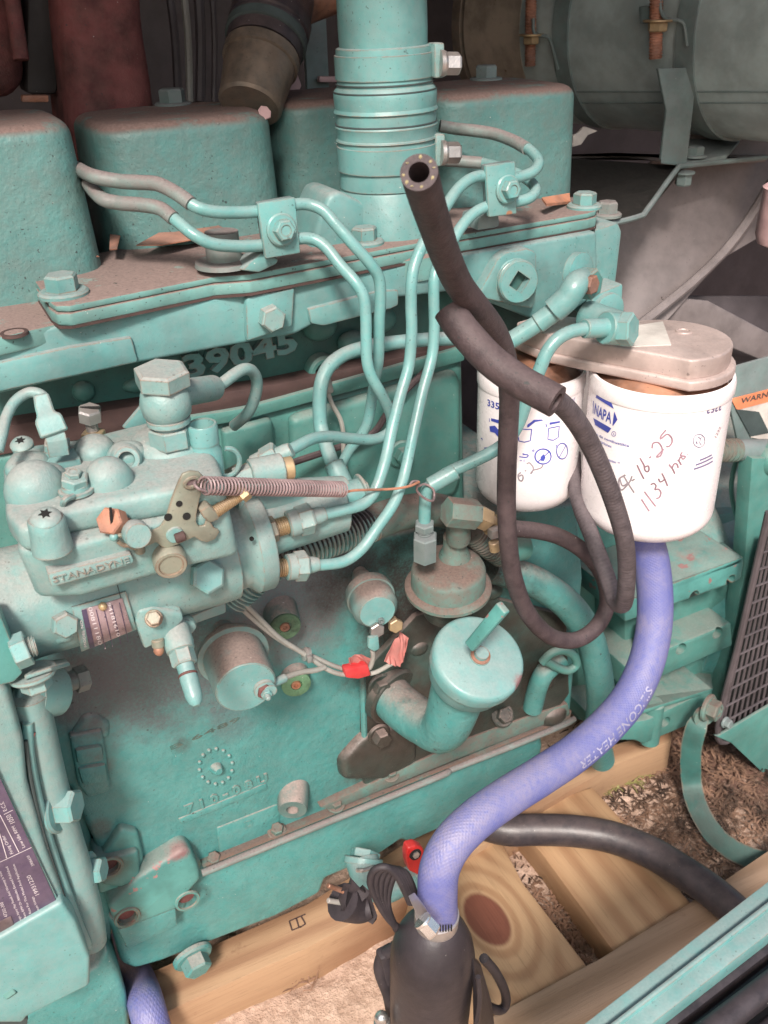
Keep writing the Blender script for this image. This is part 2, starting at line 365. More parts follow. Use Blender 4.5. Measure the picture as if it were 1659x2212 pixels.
def tube(pts, r, seg=14, n=6, bm=None, hollow=None, rib=None, uv=False, endr=None):
    """round tube through points; hollow=(start,end,inner ratio); rib=(pitch, amplitude)"""
    ps = [pt(p) for p in pts]
    ps = cr(ps, n) if len(ps) > 2 or rib else [ps[0], ps[-1]]
    if rib:
        L = sum((b - a).length for a, b in zip(ps, ps[1:])); m = int(L / rib[0] * 6)
        acc = [0]
        for a, b in zip(ps, ps[1:]): acc.append(acc[-1] + (b - a).length)
        q = []; j = 0
        for k in range(m + 1):
            s = L * k / m
            while j < len(ps) - 2 and acc[j + 1] < s: j += 1
            t = (s - acc[j]) / max(1e-9, acc[j + 1] - acc[j]); q.append(ps[j].lerp(ps[j + 1], t))
        ps = q
    own = bm or bmesh.new(); rings = []; N = len(ps); nrm = None; s = 0
    uvl = own.loops.layers.uv.new('UVMap') if uv else None
    for i, p in enumerate(ps):
        d = (ps[min(i + 1, N - 1)] - ps[max(i - 1, 0)]).normalized()
        if nrm is None: nrm = frame(d)[0]
        nrm = (nrm - d * nrm.dot(d)).normalized(); bi = d.cross(nrm)
        if i: s += (ps[i] - ps[i - 1]).length
        rr = r(i / (N - 1)) if callable(r) else r
        if rib: rr += rib[1] * (1 if (i % 6) in (1, 2, 3) else -1)
        rings.append([own.verts.new(p + nrm * (rr * math.cos(2 * math.pi * k / seg)) + bi * (rr * math.sin(2 * math.pi * k / seg))) for k in range(seg)])
        rings[-1].append((s, rr, d, p))
    for a, b in zip(rings, rings[1:]):
        for k in range(seg):
            k2 = (k + 1) % seg
            f = own.faces.new((a[k], a[k2], b[k2], b[k]))
            if uvl is not None:
                circ = 2 * math.pi * a[-1][1]
                for lp, (uu, vv) in zip(f.loops, ((k / seg, a[-1][0] / circ), ((k + 1) / seg, a[-1][0] / circ), ((k + 1) / seg, b[-1][0] / circ), (k / seg, b[-1][0] / circ))):
                    lp[uvl].uv = (uu, vv)
    for e, rg, sg in ((0, rings[0], 1), (1, rings[-1], -1)):
        vs = rg[:-1]
        if hollow and hollow[e]:
            p, d = rg[-1][3], rg[-1][2] * sg; prev = vs
            for ratio, dd in ((hollow[2], 0), (hollow[2], .02)):
                nx = [own.verts.new(p + (v.co - p) * ratio + d * dd) for v in vs]
                for k in range(seg):
                    k2 = (k + 1) % seg; own.faces.new((prev[k], prev[k2], nx[k2], nx[k]))
                prev = nx
            own.faces.new(prev)
        else: own.faces.new(vs)
    return own
def helix(a, b, R, r, turns, seg=6, per=14, bm=None, hook=0):
    a, b = pt(a), pt(b); x, y, d = frame(b - a); L = (b - a).length; pts = []
    for i in range(int(turns * per) + 1):
        t = i / (turns * per); w = 2 * math.pi * i / per
        pts.append(a + d * (L * t) + x * (R * math.cos(w)) + y * (R * math.sin(w)))
    own = bm or bmesh.new(); rings = []; nrm = None
    for i, p in enumerate(pts):
        dd = (pts[min(i + 1, len(pts) - 1)] - pts[max(i - 1, 0)]).normalized()
        if nrm is None: nrm = frame(dd)[0]
        nrm = (nrm - dd * nrm.dot(dd)).normalized(); bi = dd.cross(nrm)
        rings.append([own.verts.new(p + nrm * (r * math.cos(2 * math.pi * k / seg)) + bi * (r * math.sin(2 * math.pi * k / seg))) for k in range(seg)])
    for p, q in zip(rings, rings[1:]):
        for k in range(seg): own.faces.new((p[k], p[(k + 1) % seg], q[(k + 1) % seg], q[k]))
    own.faces.new(rings[0]); own.faces.new(rings[-1]); return own
def ell(c, r, seg=24, rot=None, cut=None):
    bm = bmesh.new(); bmesh.ops.create_uvsphere(bm, u_segments=seg, v_segments=seg // 2, radius=1)
    mt = M.Translation(pt(c)) @ (rot.to_4x4() if rot is not None else M.Identity(4)) @ M.Diagonal((*((r,) * 3 if not hasattr(r, '__len__') else r), 1))
    bmesh.ops.transform(bm, matrix=mt, verts=bm.verts); return bm
def join(*bms):
    a = bmesh.new()
    for b in bms:
        me = bpy.data.meshes.new('tmp'); b.to_mesh(me); a.from_mesh(me); bpy.data.meshes.remove(me); b.free()
    return a
HEX = {}
def hexbolt(p, d, r, h=None, fl=1.45, flh=None, mat='teal', parent=None, name='hex_bolt', hole=0, spin=0, dish=False, slot=False, label=None):
    """hexagon head of across-corner radius r with a round washer flange, seated at p, head along d"""
    p = pt(p); h = h or r * 1.0; flh = flh if flh is not None else r * .28
    bm = bmesh.new()
    if fl: lathe((V((0, 0, 0))), V((0, 0, 1)), [(-.0005, r * fl), (flh * .55, r * fl), (flh, r * fl * .9), (flh, r * .6)], 28, bm=bm)
    b2 = bmesh.new(); rings = []
    for t, k in ((flh * .9, 1.0), (flh + h * .86, 1.0), (flh + h, .86)):
        rings.append([b2.verts.new(V((math.cos(spin + i * math.pi / 3) * r * k, math.sin(spin + i * math.pi / 3) * r * k, t))) for i in range(6)])
    for a, b in zip(rings, rings[1:]):
        for i in range(6): b2.faces.new((a[i], a[(i + 1) % 6], b[(i + 1) % 6], b[i]))
    top = rings[-1]; z = flh + h
    if dish or hole:
        rr = hole if hole else r * .5; q = [b2.verts.new(V((math.cos(i * math.pi / 12) * rr, math.sin(i * math.pi / 12) * rr, z))) for i in range(24)]
        q2 = [b2.verts.new(V((v.co.x, v.co.y, z - (.6 * h if hole else .12 * h)))) for v in q]
        for i in range(6):
            j = (i + 1) % 6; seq = [q[(i * 4 + k + int(round(spin / (math.pi / 12)))) % 24] for k in range(5)]
            for k in range(4): b2.faces.new((top[i], seq[k + 1], seq[k])) if k < 2 else b2.faces.new((top[j], seq[k + 1], seq[k]))
            b2.faces.new((top[i], top[j], seq[2]))
        for i in range(24): b2.faces.new((q[i], q[(i + 1) % 24], q2[(i + 1) % 24], q2[i]))
        b2.faces.new(q2)
    else: b2.faces.new(top)
    b2.faces.new(list(reversed(rings[0])))
    bm = join(bm, b2)
    if slot:
        pass
    x, y, zz = frame(d); rot = M((x, y, zz)).transposed()
    bmesh.ops.transform(bm, matrix=M.Translation(p) @ rot.to_4x4(), verts=bm.verts)
    return O(name, bm, mat, parent, label, sharp=25)
def text_bm(s, size, ext=.0, align='LEFT', bold=0.0, res=2):
    c = bpy.data.curves.new('t', 'FONT'); c.body = s; c.size = size; c.extrude = ext; c.align_x = align; c.resolution_u = res; c.offset = bold
    o = bpy.data.objects.new('t', c); COL.objects.link(o); dg = bpy.context.evaluated_depsgraph_get(); dg.update()
    me = bpy.data.meshes.new_from_object(o.evaluated_get(dg)); bm = bmesh.new(); bm.from_mesh(me)
    bpy.data.objects.remove(o); bpy.data.curves.remove(c); bpy.data.meshes.remove(me); return bm
def text_on(s, p0, p1, hpx, Y=None, ext=.0005, lift=.0003, nrm=None, fit=True, mirror=False, bold=0.0):
    """flat or raised text from point p0 to p1 (baseline) on a plane with normal nrm"""
    a, b = (pt(p0), pt(p1)); nrm = nrm or FRONT; xd = (b - a); L = xd.length; xd.normalize()
    yd = nrm.cross(xd).normalized(); nn = xd.cross(yd)
    size = mm(hpx, a) * 1.38
    bm = text_bm(s, size, ext, bold=bold); w = max(v.co.x for v in bm.verts) if len(bm.verts) else 1
    k = L / w if fit else 1
    for v in bm.verts:
        q = v.co; v.co = a + xd * (q.x * k) + yd * q.y + nn * (q.z + lift)
    return bm
def drill(o, p, d, r, depth, poly=20, bottom='gasket', spin=0.0):
    """cut a real blind hole into an object and close its bottom with a dark rusty disc"""
    p = pt(p); x, y, z = frame(d); c, s = math.cos(spin), math.sin(spin)
    bm = bmesh.new(); rings = []
    for t in (-depth, depth * .5):
        rings.append([bm.verts.new(p + z * t + (x * math.cos(spin + 2 * math.pi * k / poly) + y * math.sin(spin + 2 * math.pi * k / poly)) * r) for k in range(poly)])
    for k in range(poly): bm.faces.new((rings[0][k], rings[0][(k + 1) % poly], rings[1][(k + 1) % poly], rings[1][k]))
    bm.faces.new(rings[0]); bm.faces.new(rings[1]); bmesh.ops.recalc_face_normals(bm, faces=bm.faces)
    me = bpy.data.meshes.new('cut'); bm.to_mesh(me); bm.free(); co = bpy.data.objects.new('cut', me); COL.objects.link(co)
    md_ = o.modifiers.new('b', 'BOOLEAN'); md_.object = co; md_.operation = 'DIFFERENCE'; md_.solver = 'EXACT'
    dg = bpy.context.evaluated_depsgraph_get(); dg.update(); nm = bpy.data.meshes.new_from_object(o.evaluated_get(dg))
    o.modifiers.clear(); bpy.data.objects.remove(co)
    if len(nm.vertices) > 8:
        b2 = bmesh.new(); b2.from_mesh(nm)
        for f in b2.faces: f.smooth = True
        for e in b2.edges: e.smooth = not (len(e.link_faces) == 2 and e.calc_face_angle(0) > R_(38))
        b2.to_mesh(nm); b2.free(); o.data = nm
    q = p - z * (depth - .0004)
    if bottom:
        par = o if not o.parent or not o.parent.parent else o.parent
        O('hole_bottom', lathe(q, z, [(0, r * .995), (.0003, r * .995), (.0003, 0)], poly, poly=poly if poly < 8 else None), bottom, par)
def ribbon(pts, w, nrm_fn, lift=.0004):
    """thin flat line following points, facing nrm_fn(p)"""
    bm = bmesh.new(); pr = None
    for i, p in enumerate(pts):
        d = (pts[min(i + 1, len(pts) - 1)] - pts[max(0, i - 1)]).normalized(); nn = nrm_fn(p); s = nn.cross(d).normalized() * (w / 2)
        a = bm.verts.new(p + s + nn * lift); b = bm.verts.new(p - s + nn * lift)
        if pr: bm.faces.new((pr[0], pr[1], b, a))
        pr = (a, b)
    return bm
def thread(a, b, r, pitch=.0012, seg=14, bm=None): return tube([pt(a), pt(a).lerp(pt(b), .5), pt(b)], r, seg, 3, rib=(pitch, r * .07), bm=bm)
# ================================================================ the setting: ground, boards, housing
bm = bmesh.new(); bmesh.ops.create_grid(bm, x_segments=160, y_segments=160, size=1.0)
for v in bm.verts:
    v.co.x += .3; v.co.y += .1
    x, y = v.co.x, v.co.y
    v.co.z = .004 * math.sin(x * 31 + 2 * math.sin(y * 17)) + .004 * math.sin(y * 43 + x * 19) + random.uniform(-.0016, .0016)
for a, b in (((-40, -40), (41, -.9)), ((-40, 1.1), (41, 40)), ((-40, -.9), (-.7, 1.1)), ((1.3, -.9), (41, 1.1))):
    q = [bm.verts.new((x, y, 0)) for x, y in ((a[0], a[1]), (b[0], a[1]), (b[0], b[1]), (a[0], b[1]))]; bm.faces.new(q)
g = O('ground', bm, 'dirt', kind='structure')
# straw and mulch lying on the dirt
bm = bmesh.new(); rs = random.Random(3)
def sliver(bm, p, L, w, a, tilt):
    d = V((math.cos(a), math.sin(a), tilt)); s = V((-math.sin(a), math.cos(a), 0)) * w
    m = p + d * (L * .5) + V((0, 0, L * .08)); q = p + d * L
    vs = [bm.verts.new(v) for v in (p - s, p + s, m + s, m - s, q + s * .4, q - s * .4, m + V((0, 0, -w)))]
    bm.faces.new(vs[:4][::1]); bm.faces.new((vs[3], vs[2], vs[4], vs[5]))
cen = [(Q(1190, 1985, 0), .09, 600), (Q(1560, 1760, 0), .15, 2600), (Q(1420, 1720, 0), .11, 1100), (Q(1230, 2020, 0), .06, 450), (Q(1620, 1950, 0), .1, 400), (Q(650, 2110, 0), .02, 60)]
for c, sp, k in cen:
    for i in range(k):
        p = V((rs.gauss(c.x, sp * .6), rs.gauss(c.y, sp * .6), .004 + rs.random() * .008))
        sliver(bm, p, rs.uniform(.003, .016), rs.uniform(.0004, .0014), rs.uniform(0, 6.3), rs.uniform(-.1, .25))
O('mulch', bm, 'straw', label='brown straw and wood mulch scattered over the dirt', cat='mulch', kind='stuff')
bm = bmesh.new()
for i in range(70):
    x = rs.uniform(0, 1); c = Q(1255 + 150 * x, 1720 - 45 * x + rs.uniform(-9, 9), .012)
    sliver(bm, c, rs.uniform(.008, .02), .0008, rs.uniform(0, 6.3), rs.uniform(0, .5))
O('weed', bm, 'weed', label='thin yellow green weed trailing across the dirt under the blue hose', cat='weed')
# boards
def board(name, px, Z, th, mat, label, group=None, b=.002):
    return O(name, slabz(px, Z, th, b), mat, label=label, cat='board', group=group)
wood_far = board('wood_beam', [(250, 2134), (380, 2076), (663, 1953), (880, 1818), (1150, 1660), (1450, 1572), (1450, 1602), (1330, 1650), (1180, 1738), (880, 1930), (663, 2048), (420, 2158), (300, 2215)], .055, .06, 'wood_x',
                 'long dusty pine beam lying under the engine, seen below the oil pan', b=.001)
kp = Q(1052, 1985, .046)
wood_mat('wood_knot', (.34, .19, .10), (.46, .29, .16), [(kp.x, kp.y, .0235)], 1)
def obj_world_tex(o):       # wood patterns are laid out in the board's own coordinates; the knot is placed from its middle
    pass
pk = [(870, 1990), (905, 1870), (985, 1800), (1085, 1820), (1130, 1907), (1269, 2087), (1035, 2240), (800, 2400)]
kb = O('wood_board', slabz(pk, .046, .04, .002), 'wood_y', label='pine cross board with a large round knot beside the black heater', cat='board')
n_ = MATS['wood_knot'].node_tree
for nd in n_.nodes:
    if nd.type == 'VECT_MATH' and nd.operation == 'DISTANCE':
        nd.inputs[1].default_value = ((kp.x - kb.location.x), (kp.y - kb.location.y) * .62, 0)
kb.data.materials[0] = MATS['wood_knot']
board('wood_board', [(1100, 1760), (1280, 1700), (1386, 1818), (1530, 1998), (1330, 2062), (1174, 1849)], .046, .04, 'wood_y', 'plain pine cross board under the black drain hose')
board('wood_beam', [(900, 2330), (1013, 2222), (1300, 2068), (1530, 1925), (1700, 1810), (1800, 1900), (1400, 2330)], .05, .05, 'wood_dusty', 'weathered dusty beam running beside the green rail', b=.001)
# stamp on the far beam
st = bmesh.new()
for p0, p1 in (((625, 1990), (660, 1975)), ((625, 1990), (631, 2010)), ((631, 2010), (650, 2002)), ((650, 1979), (660, 1996)), ((660, 1996), (648, 2004)), ((640, 1984), (646, 2004))):
    a, b = Q(*p0, .0555), Q(*p1, .0555); s = ribbon([a, a.lerp(b, .5), b], .0016, lambda p: UP, .0003); st = join(st, s)
O('stamp_mark', st, 'gasket', parent=wood_far, label='faint black stamp on the beam')
# generator housing around the engine
hs = T('generator_housing', 'grey brown sheet metal enclosure of the generator set behind the muffler', 'enclosure', V((.4, .75, 0)))
O('back_panel', box((.4, .80, .62), (3.2, .02, 1.3)), 'darkpanel', hs)
O('roof_panel', box((.4, .28, 1.21), (3.2, 1.02, .02)), 'darkpanel', hs)
O('side_panel', box((-.75, .28, .64), (.02, 1.0, 1.28)), 'darkpanel', hs)
# slanting sheet panel at the right
O('slant_panel', extr([P(1230, 1100, .26), P(1300, 420, .30), P(1700, 160, .30), P(1900, 360, .25), P(1560, 560, .24), P(1395, 745, .22)], V((0, .004, .0)), .001), 'panel', hs)
O('edge_strip', tube([P(1700, 340, .235), P(1560, 548, .23), P(1330, 745, .21)], .006, 8), 'panel', hs)
O('lower_panel', extr([P(1395, 640, .30), P(1800, 640, .26), P(1800, 1200, .24), P(1395, 1200, .30)], V((0, .004, 0)), .001), 'darkpanel', hs)
O('light_strip', slab([(1430, 640), (1530, 650), (1700, 740), (1700, 800), (1590, 755), (1440, 690)], .235, .003), 'panel', hs)
# rail of the housing in the foreground
rail = T('housing_rail', 'bright sea green sheet metal rail with dark gasket strips at the lower right corner', 'rail', Q(1500, 2000, .37))
def railstrip(name, a0, a1, b0, b1, Z, th, mat, bv=.0015):
    # a0-a1 the upper edge, b0-b1 the lower edge
    return O(name, slabz([a0, a1, b1, b0], Z, th, bv), mat, rail)
def along(t, s, off):    # point on the rail: t along, off perpendicular in px (to the lower right)
    x = 1255 + 420 * t; y = 2215 - 325 * t
    return (x + off * .61, y + off * .79)
def rs_(o0, o1, Z, th, mat, name, bv=.0015, t0=-.5, t1=1.35): return O(name, slabz([along(t0, 0, o0), along(t1, 0, o0), along(t1, 0, o1), along(t0, 0, o1)], Z, th, bv), mat, rail)
rs_(0, 38, .350, .03, 'teal_clean', 'outer_flange')
rs_(34, 48, .356, .03, 'teal_clean', 'ridge', .003)
rs_(44, 92, .352, .03, 'teal_clean', 'inner_flange')
rs_(92, 128, .340, .02, 'plastic', 'gasket_strip', .004)
rs_(126, 158, .328, .02, 'seam_dark', 'channel')
O('edge_trim', tube([Q(*along(-.5, 0, 182), .345), Q(*along(.4, 0, 182), .345), Q(*along(1.35, 0, 182), .345)], .008, 12), 'plastic', rail)
rs_(205, 240, .325, .02, 'darkpanel', 'channel')
O('edge_trim', tube([Q(*along(-.5, 0, 262), .335), Q(*along(.4, 0, 262), .335), Q(*along(1.35, 0, 262), .335)], .008, 12), 'plastic', rail)
rs_(285, 420, .32, .02, 'darkpanel', 'channel')
# ================================================================ dark things behind the engine
ex = T('exhaust_manifold', 'dark maroon rusty exhaust casting standing behind the rocker boxes', 'exhaust manifold', P(230, 230, .27))
O('riser', slab([(118, -120), (305, -120), (318, 60), (345, 240), (360, 380), (165, 420), (160, 300), (130, 60)], .225, .12, .038, 6), 'rust', ex)
O('flange', slab([(-80, -60), (45, -60), (60, 215), (-80, 215)], .26, .09, .022, 5), 'rust', ex)
O('stud', cyl((20, -40, .25), (46, 130, .24), .006), 'rust', ex)
O('clip', slab([(48, 206), (105, 206), (105, 221), (48, 221)], .245, .01, .001), 'rust_orange', ex)
O('casing', slab([(58, -60), (118, -60), (128, 206), (56, 206)], .275, .05, .006), 'dark', ex)
wl = T('wiring_loom', 'dark wires running down in the gap left of the turbo elbow', 'wires', P(390, 200, .30))
for i, (x0, x1, r) in enumerate(((360, 385, .004), (392, 410, .0035), (425, 432, .005), (455, 462, .003))):
    O('wire', tube([(x0, -60, .36), ((x0 + x1) / 2 + 5, 80, .35), (x1, 220, .34)], r, 8), 'darkpanel' if i != 1 else 'wire_gray', wl)
tp = T('turbo_elbow', 'dark rubber elbow hose with a rusty copper pipe above and tan metal sleeve below', 'pipe', P(560, 220, .17))
ax0, ax1 = P(606, -40, .21), P(543, 215, .15); dv = (ax1 - ax0).normalized(); L = (ax1 - ax0).length
O('copper_pipe', tube([P(720, -60, .22), P(640, -30, .215), P(606, -5, .21)], .030, 28), 'copper', tp)
O('rubber_hose', lathe(ax0, dv, [(-.02, .029), (L * .3, .031), (L * .32, .0325), (L * .42, .0325), (L * .43, .031), (L * .62, .030)], 40), 'rubber_black', tp)
O('clamp_band', lathe(ax0, dv, [(L * .46, .0315), (L * .465, .0325), (L * .53, .0325), (L * .535, .0315)], 40), 'seam_dark', tp)
O('clamp_band', lathe(ax0, dv, [(L * .63, .0285), (L * .635, .030), (L * .71, .030), (L * .715, .0285)], 40), 'burnt', tp)
O('sleeve', lathe(ax0, dv, [(L * .6, .028), (L * .78, .0275), (L * .95, .0255), (L * 1.04, .0250), (L * 1.06, .023)], 40), 'burnt', tp)
O('bolt', hexbolt(P(575, 222, .145), V((-.1, -1, -.1)), .004, parent=None, mat='burnt', name='bolt').data and bmesh.new(), 'burnt', tp) if False else None
tb = T('heat_shield_tab', 'pinkish metal tab hanging beside the turbo elbow', 'bracket', P(625, 190, .22))
O('tab', slab([(598, 160), (640, 150), (652, 185), (642, 207), (615, 212), (598, 195)], .24, .004, .001), 'pink', tb)
O('strip', slab([(650, -60), (700, -60), (712, 190), (665, 200)], .28, .006, .001), 'teal_gray', tb)
O('end_tab', slab([(690, 165), (730, 165), (730, 178), (690, 178)], .27, .006, .001), 'pink', tb)
# ================================================================ muffler
mf = T('muffler', 'large grey green cylindrical muffler strapped in the upper right corner', 'muffler', P(1350, 280, .40))
mr = .12; md = V((math.cos(R_(75)), -math.sin(R_(75)), 0)); mb_ = V((math.sin(R_(75)), math.cos(R_(75)), 0))
mc = P(1482, 60, .24) + mb_ * mr; m0 = mc - md * .345; ML = .62
lowp = V((0, 0, 0))
O('shell', lathe(m0, md, [(.012, mr * .93), (.02, mr), (ML, mr)], 96), 'muffler', mf)
O('end_rim', lathe(m0, md, [(-.002, mr * .9), (0, mr * 1.015), (.014, mr * 1.015), (.016, mr * .97)], 96), 'burnt', mf)
O('reflection_band', lathe(m0, md, [(.02, mr * .2), (.021, mr + .0012), (.115, mr + .0012), (.117, mr * .2)], 96), 'tan_reflection', mf, label='tan end of the shell, a warm reflection painted on')
def mpt(px, py, off=0.0):      # point of the shell under a pixel
    d = ray(px, py); o = CAM - m0; dd = d - md * d.dot(md); oo = o - md * o.dot(md); rr = mr + off
    a, b, c = dd.dot(dd), 2 * dd.dot(oo), oo.dot(oo) - rr * rr; di = b * b - 4 * a * c
    t = (-b - math.sqrt(max(0, di))) / (2 * a); return CAM + d * t
def strap(t, name):
    O(name, lathe(m0, md, [(t, mr - .01), (t, mr + .003), (t + .022, mr + .003), (t + .022, mr - .01)], 96), 'teal_gray', mf)
strap(.168, 'strap'); strap(.335, 'strap')
for y in (197, 221):
    O('weld_seam', tube([mpt(1245 + k * 60, y + 1, .0) for k in range(9)], .0011, 6, 3), 'teal_gray', mf)
# strap bolts
for (bx, by0, by1, nx, ny) in ((1418, -10, 128, 1420, 62), (1147, -10, 143, 1147, 90)):
    a = mpt(bx, by0, .016); b = mpt(bx - 2, by1, .016)
    sc = 1.0 if bx > 1300 else .95
    O('strap_bolt', thread(a, b, .0068 * sc, .003), 'rust_orange', mf)
    nb = mpt(nx, ny, .016)
    hexbolt(nb + V((0, 0, .008)) * sc, V((0, 0, -1)), .0105 * sc, .009 * sc, 1.5, .002, 'brass', mf, 'nut')
O('strap_lug', extr([mpt(1385, 14, .014), mpt(1425, 10, .014), mpt(1427, 50, .014), mpt(1387, 52, .014)], V((.0, .004, 0)), .001), 'teal_gray', mf)
O('strap_lug', tube([mpt(1425, -5, .016), mpt(1428, 25, .016), mpt(1440, 40, .014), mpt(1466, 44, .010), mpt(1478, 55, .006), mpt(1484, 100, .004)], .0018, 8), 'teal_gray', mf)
O('strap_lug', tube([mpt(1152, 40, .016), mpt(1153, 68, .016), mpt(1163, 76, .014), mpt(1185, 82, .010), mpt(1195, 110, .005), mpt(1205, 150, .004)], .002, 8), 'teal_gray', mf)
# bracket foot of the muffler and sloping support plate
bk = T('muffler_bracket', 'bent green strap foot bolted to the sloping support plate under the muffler', 'bracket', P(1450, 350, .2))
ft = [P(1422, 148, .235), P(1482, 146, .235), P(1500, 210, .235), P(1484, 352, .225), P(1428, 345, .225), P(1440, 240, .235)]
O('strap_foot', extr(ft, V((.0, .004, 0)), .0008), 'teal_gray', bk)
O('foot_plate', extr([P(1428, 345, .225), P(1484, 352, .225), P(1570, 335, .225), P(1600, 300, .29), P(1470, 300, .29)], V((0, 0, -.004)), .0005), 'teal_gray', bk)
hexbolt(P(1500, 338, .235), UP, .010, .009, 1.3, .002, 'teal_gray', bk)
sp_ = T('support_plate', 'dusty sheet metal shelf sloping down from the muffler to the engine corner', 'bracket', P(1350, 420, .15))
O('sheet', extr([P(1200, 335, .29), P(1330, 330, .30), P(1490, 350, .235), P(1655, 342, .235), P(1655, 330, .30)], V((0, 0, -.004)), .0005), 'panel', sp_)
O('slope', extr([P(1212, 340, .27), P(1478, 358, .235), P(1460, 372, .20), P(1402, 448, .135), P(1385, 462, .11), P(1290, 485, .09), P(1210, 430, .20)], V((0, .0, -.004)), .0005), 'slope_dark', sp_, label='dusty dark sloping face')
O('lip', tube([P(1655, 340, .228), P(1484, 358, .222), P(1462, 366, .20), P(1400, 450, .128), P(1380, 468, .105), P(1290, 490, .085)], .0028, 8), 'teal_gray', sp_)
hexbolt(P(1478, 372, .215), V((0, 0, -1)), .009, .012, 1.3, .002, 'teal_gray', sp_)
hexbolt(P(1311, 466, .10), UP, .0095, .010, 1.4, .003, 'tube_dusty', sp_)
fl_ = T('sky_patch', 'added pale slabs standing in for sky seen between the rocker cover and the muffler', 'sky patch', P(1260, 300, .3))  # slabs added where bright sky shows through the gap
O('sky_slab', extr([P(1238, 292, .27), P(1250, 286, .27), P(1262, 273, .27), P(1292, 283, .27), P(1270, 292, .265), P(1256, 312, .265), P(1236, 318, .27)], V((0, .003, 0)), .0005), 'sticker', fl_)
O('sky_slab', extr([P(1234, 346, .265), P(1262, 349, .265), P(1232, 386, .26)], V((0, .003, 0)), .0005), 'sticker', fl_)
cup = T('exhaust_stub', 'peeling pinkish metal cup poking in at the right edge', 'pipe', P(1660, 470, .0))
O('cup', lathe(P(1672, 532, .02), V((-.05, -.05, 1)), [(0, .008), (.004, .016), (.012, .0185), (.05, .0175), (.0535, .0185), (.055, .0165), (.03, .015)], 40), 'pink', cup)
O('paint_flake', lathe(P(1672, 528, .02), V((-.05, -.05, 1)), [(.012, .0189), (.03, .0187), (.031, .0183)], 40), 'green_moss', cup) if False else None
# ================================================================ engine block, head, pan
eb = T('engine_block', 'large cast engine block painted sea green with raised casting numbers', 'engine block', V((.25, .05, .2)))
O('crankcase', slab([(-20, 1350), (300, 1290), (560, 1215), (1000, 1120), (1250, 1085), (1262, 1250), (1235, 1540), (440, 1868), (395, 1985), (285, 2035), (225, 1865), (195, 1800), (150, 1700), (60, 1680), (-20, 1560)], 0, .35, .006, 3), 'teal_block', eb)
O('upper_wall', slab([(-80, 985), (414, 925), (531, 895), (675, 866), (840, 822), (1003, 765), (1010, 1150), (560, 1270), (0, 1450)], .03, .3, .008, 3), 'teal_far', eb)
O('deck_edge', slab([(380, 905), (531, 881), (840, 795), (1003, 748), (1005, 780), (840, 825), (531, 908), (380, 935)], .024, .02, .002), 'teal_far', eb)
O('head_gasket', slab([(-80, 935), (390, 862), (597, 830), (840, 778), (1010, 735), (1010, 760), (840, 800), (597, 860), (390, 908), (-80, 1000)], .028, .02, .001), 'gasket', eb)
O('cylinder_head', slab([(-80, 780), (300, 720), (700, 640), (1300, 560), (1325, 700), (1325, 740), (1010, 770), (840, 800), (390, 900), (-80, 980)], .045, .3, .004), 'teal_grimy_shade', eb)  # darkened colour carries the shade under the manifold as well as grime
# side cover panels between deck and pump
O('side_cover', slab([(482, 932), (590, 905), (592, 925), (605, 1085), (500, 1090)], .022, .012, .004, 3), 'teal_far', eb)
O('side_cover', slab([(628, 905), (990, 800), (1000, 830), (1000, 1040), (985, 1075), (700, 1120), (640, 1080)], .020, .014, .007, 3), 'teal_far', eb)
hexbolt(P(866, 980, .018), FRONT, .008, .008, 1.5, mat='teal_far', parent=eb)
O('casting', lathe(P(690, 795, .045), FRONT, [(-.01, .013), (.010, .013), (.012, .011), (.012, .0085), (.006, .008), (.006, 0)], 28), 'teal_far', eb)
# cast figures in the recess below the manifold
txt = text_on('39045', P(395, 815, .045), P(640, 752, .045), 52, ext=.005, lift=.0, bold=.001); O('casting_number', txt, 'teal', eb)
O('casting', ell(P(180, 845, .045), (.008, .006, .008), 16), 'teal_far', eb); O('casting', ell(P(300, 830, .045), (.012, .006, .006), 16), 'teal_far', eb)
for x, y, r in ((455, 700, .01), (760, 740, .012), (690, 705, .014), (820, 690, .014)):
    O('casting', ell(P(x, y, .04), (r, r * .7, r * .8), 18), 'teal_far', eb)
# oily right part of the crankcase and its cover
O('tappet_cover', slab([(783, 1455), (900, 1330), (1060, 1290), (1225, 1330), (1232, 1500), (1180, 1565), (960, 1660), (900, 1690), (790, 1720), (784, 1640)], -.006, .02, .003), 'teal_oily', eb, label='oil stained side cover')
O('cover_boss', slab([(735, 1650), (790, 1590), (905, 1550), (905, 1650), (830, 1690), (740, 1690)], -.010, .02, .008, 3), 'teal_oily', eb)
hexbolt(P(820, 1480, -.008), FRONT, .0085, .007, 1.45, mat='teal_oily', parent=eb, dish=True)
hexbolt(P(818, 1585, -.012), FRONT, .0085, .010, 1.3, mat='teal_oily', parent=eb)
hexbolt(P(1085, 1545, -.008), V((0, -.8, .6)), .0085, .007, 1.45, mat='teal_oily', parent=eb, dish=True)
O('cover_ridge', tube([P(783, 1450, -.005), P(786, 1560, -.005), P(790, 1650, -.005)], .003, 8), 'teal_block', eb)
for x, y, r in ((1110, 1450, .012), (1170, 1470, .015), (1190, 1540, .018), (1130, 1520, .01), (1010, 1290, .014), (960, 1330, .010), (1060, 1275, .012), (900, 1395, .012)):
    O('casting', ell(P(x, y, 0), (r, r * .8, r * .8), 18), 'teal_oily', eb)
